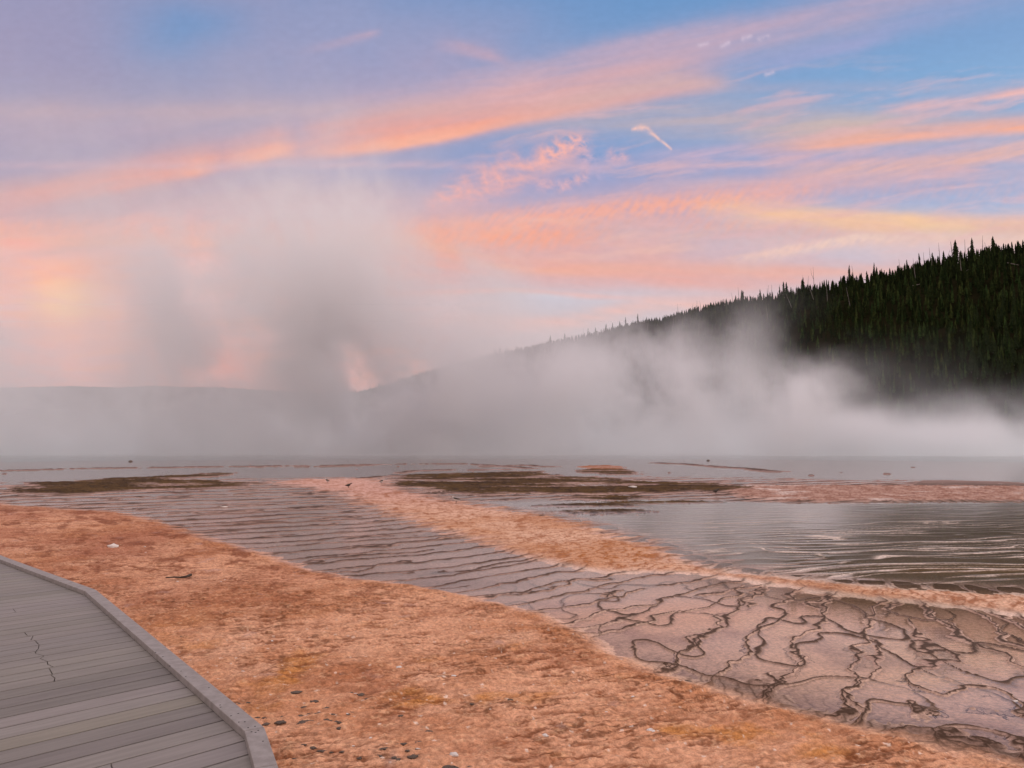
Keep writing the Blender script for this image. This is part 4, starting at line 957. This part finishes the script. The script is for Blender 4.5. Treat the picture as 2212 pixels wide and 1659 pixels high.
# ------------------------------------------------------------------ steam over the spring
def build_steam():
    m = bpy.data.materials.new('steam'); m.use_nodes = True; n = m.node_tree; n.nodes.clear()
    out = n.nodes.new('ShaderNodeOutputMaterial'); pv = n.nodes.new('ShaderNodeVolumePrincipled')
    pv.inputs['Density'].default_value = 1.0; pv.inputs['Color'].default_value = (.968, .962, .968, 1); pv.inputs['Anisotropy'].default_value = .40
    n.links.new(pv.outputs[0], out.inputs['Volume'])
    g = bpy.data.node_groups.new('steam', 'GeometryNodeTree'); g.is_modifier = True
    g.interface.new_socket('Geometry', in_out='INPUT', socket_type='NodeSocketGeometry')
    g.interface.new_socket('Geometry', in_out='OUTPUT', socket_type='NodeSocketGeometry')
    go = g.nodes.new('NodeGroupOutput'); vc = g.nodes.new('GeometryNodeVolumeCube')
    lo, hi = (-150, 56, -.3), (135, 232, 96)
    vc.inputs['Min'].default_value = lo; vc.inputs['Max'].default_value = hi
    vc.inputs['Resolution X'].default_value = 360; vc.inputs['Resolution Y'].default_value = 130; vc.inputs['Resolution Z'].default_value = 140
    pos = g.nodes.new('GeometryNodeInputPosition'); sep = g.nodes.new('ShaderNodeSeparateXYZ'); g.links.new(pos.outputs[0], sep.inputs[0])
    x, y, z = (S_(g, sep.outputs[k]) for k in range(3))
    def vec(a, b, c):
        cb = g.nodes.new('ShaderNodeCombineXYZ')
        for k_, q in enumerate((a, b, c)): g.links.new(q.k, cb.inputs[k_])
        return cb.outputs[0]
    # plumes lean to the left as they rise
    nw = noise(g, vec(x, y, z * .8), .030, 3, .5); sw = g.nodes.new('FunctionNodeSeparateColor'); g.links.new(nw.outputs['Color'], sw.inputs[0])
    w1 = S_(g, sw.outputs[0]) - .5; w2 = S_(g, sw.outputs[2]) - .5
    xs = x + z * .22 + w1 * 26.; zs = z + w2 * 16.
    lat = x * (150. / 1.) / y.max(60.)                                   # x as seen from the shore, at 150 m
    H = lat.curve([(-150, .84), (-100, .80), (-45, .72), (-18, .62), (-8, .47), (4, .36), (20, .335), (35, .30), (44, .255), (53, .19), (62, .125), (72, .07), (100, .030), (140, .028)], -150, 140) * 100.
    nA = S_(g, noise(g, vec(xs, y * .7, zs * .72), .055, 3, .5).outputs[0])
    nB = S_(g, noise(g, vec(xs, y * .9 + 40., zs * .75), .125, 4, .58, .9).outputs[0])
    nC = S_(g, noise(g, vec(xs + 9., y, zs * .8), .38, 4, .62, 1.0).outputs[0])
    wis = nA * .36 + nB * .38 + nC * .26
    wx_ = x + w1 * 16. + (nA - .5) * 14.; wz_ = z + w2 * 10.
    plumes = [  # x, depth, lean, radius at the foot, growth, height, strength
        (29, 122, -.10, 3.2, .16, 22, .17), (44, 118, .22, 5.0, .16, 15, .20), (38, 128, .10, 2.6, .16, 27, .07), (56, 122, .10, 5.0, .2, 7.5, .20),
        (67, 118, -.1, 5.5, .2, 5.0, .16), (75, 126, .15, 4.5, .3, 9.5, .08), (84, 120, .1, 5, .2, 6, .13), (94, 122, 0, 5, .2, 4.5, .12),
        (4, 124, .12, 4.0, .20, 18, .12), (16, 126, .05, 4.0, .22, 24, .09), (-5, 130, -.1, 5.0, .2, 16, .08), (-13, 120, .15, 5.0, .2, 13, .08),
        (-8, 136, 0, 11., .10, 25, .040), (9, 136, 0, 10., .1, 23, .030), (-17, 128, -.05, 5.5, .17, 40, .12), (-27, 122, -.08, 6.0, .17, 52, .14), (-39, 130, .06, 5.0, .18, 48, .12), (-54, 124, .05, 5.5, .18, 46, .13),
        (-22, 126, .0, 6.5, .2, 18, .07), (-9, 124, .1, 5.0, .22, 23, .08), (-48, 122, .1, 8.0, .2, 13, .07), (-90, 122, -.1, 9.0, .2, 12, .06), (9, 128, .12, 4.5, .2, 21, .07), (22, 120, -.05, 4.0, .2, 12, .10),
        (-68, 126, -.1, 6.0, .2, 14, .07), (-84, 128, -.05, 7.0, .2, 30, .08), (-105, 130, -.1, 12., .2, 46, .05), (-30, 140, -.55, 10., .25, 62, .014), (-60, 140, -.45, 14., .25, 70, .010)]
    tot = None
    for px_, py_, lean, r0, gr, ht, am in plumes:
        r_ = z * gr + r0; dx_ = (wx_ - z * lean - px_) / r_; dy_ = (y - py_) / (r_ * 1.2)
        q = (dx_ * dx_ * -1. - dy_ * dy_).exp() * (wz_ / ht).ramp(.35, 1.12, am, 0)
        tot = q if tot is None else tot + q
    puff = ((x + 4.) / 6. + w1 * 2.); pz = (z - 25.) / 7. + w2 * 2.; py2 = (y - 125.) / 7.
    tot = tot + (puff * puff * -1. - pz * pz - py2 * py2).exp() * .08
    erode = (wis + tot * .22).ramp(.45, .555, .02, 1.45)
    lh = lat.curve([(-150, .34), (-70, .32), (-30, .40), (10, .42), (40, .34), (60, .26), (95, .20), (140, .18)], -150, 140) * 10.
    layer = (z * -1. / (lh * (nA + nB).ramp(.8, 1.25, .35, 1.9)).max(.5)).exp() * y.ramp(58, 128, 0, 1, False).pow(3.)
    f = (z / H.max(2.))
    veil = f.ramp(.2, 1.15, 1, 0) * lat.ramp(20, -40, .35, 1) * wis.ramp(.35, .65, .3, 1.5)
    edge = y.ramp(57, 75, 0, 1) * y.ramp(230, 205, 0, 1) * x.ramp(-150, -138, 0, 1) * x.ramp(134, 124, 0, 1)
    d = (tot * erode + layer * .075 + veil * y.ramp(70, 125, 0, 1) * .0011) * edge
    g.links.new(d.k, vc.inputs['Density'])
    sm = g.nodes.new('GeometryNodeSetMaterial'); sm.inputs['Material'].default_value = m
    g.links.new(vc.outputs[0], sm.inputs[0]); g.links.new(sm.outputs[0], go.inputs[0])
    vol = bpy.data.volumes.new('steam'); o = bpy.data.objects.new('steam', vol); C.objects.link(o)
    md = o.modifiers.new('steam', 'NODES'); md.node_group = g
    vol.materials.append(m)
    tag(o, 'white steam rising off the hot spring and drifting across the hill', 'steam', None, 'stuff')
import os
if not os.environ.get('NOSTEAM'): build_steam()
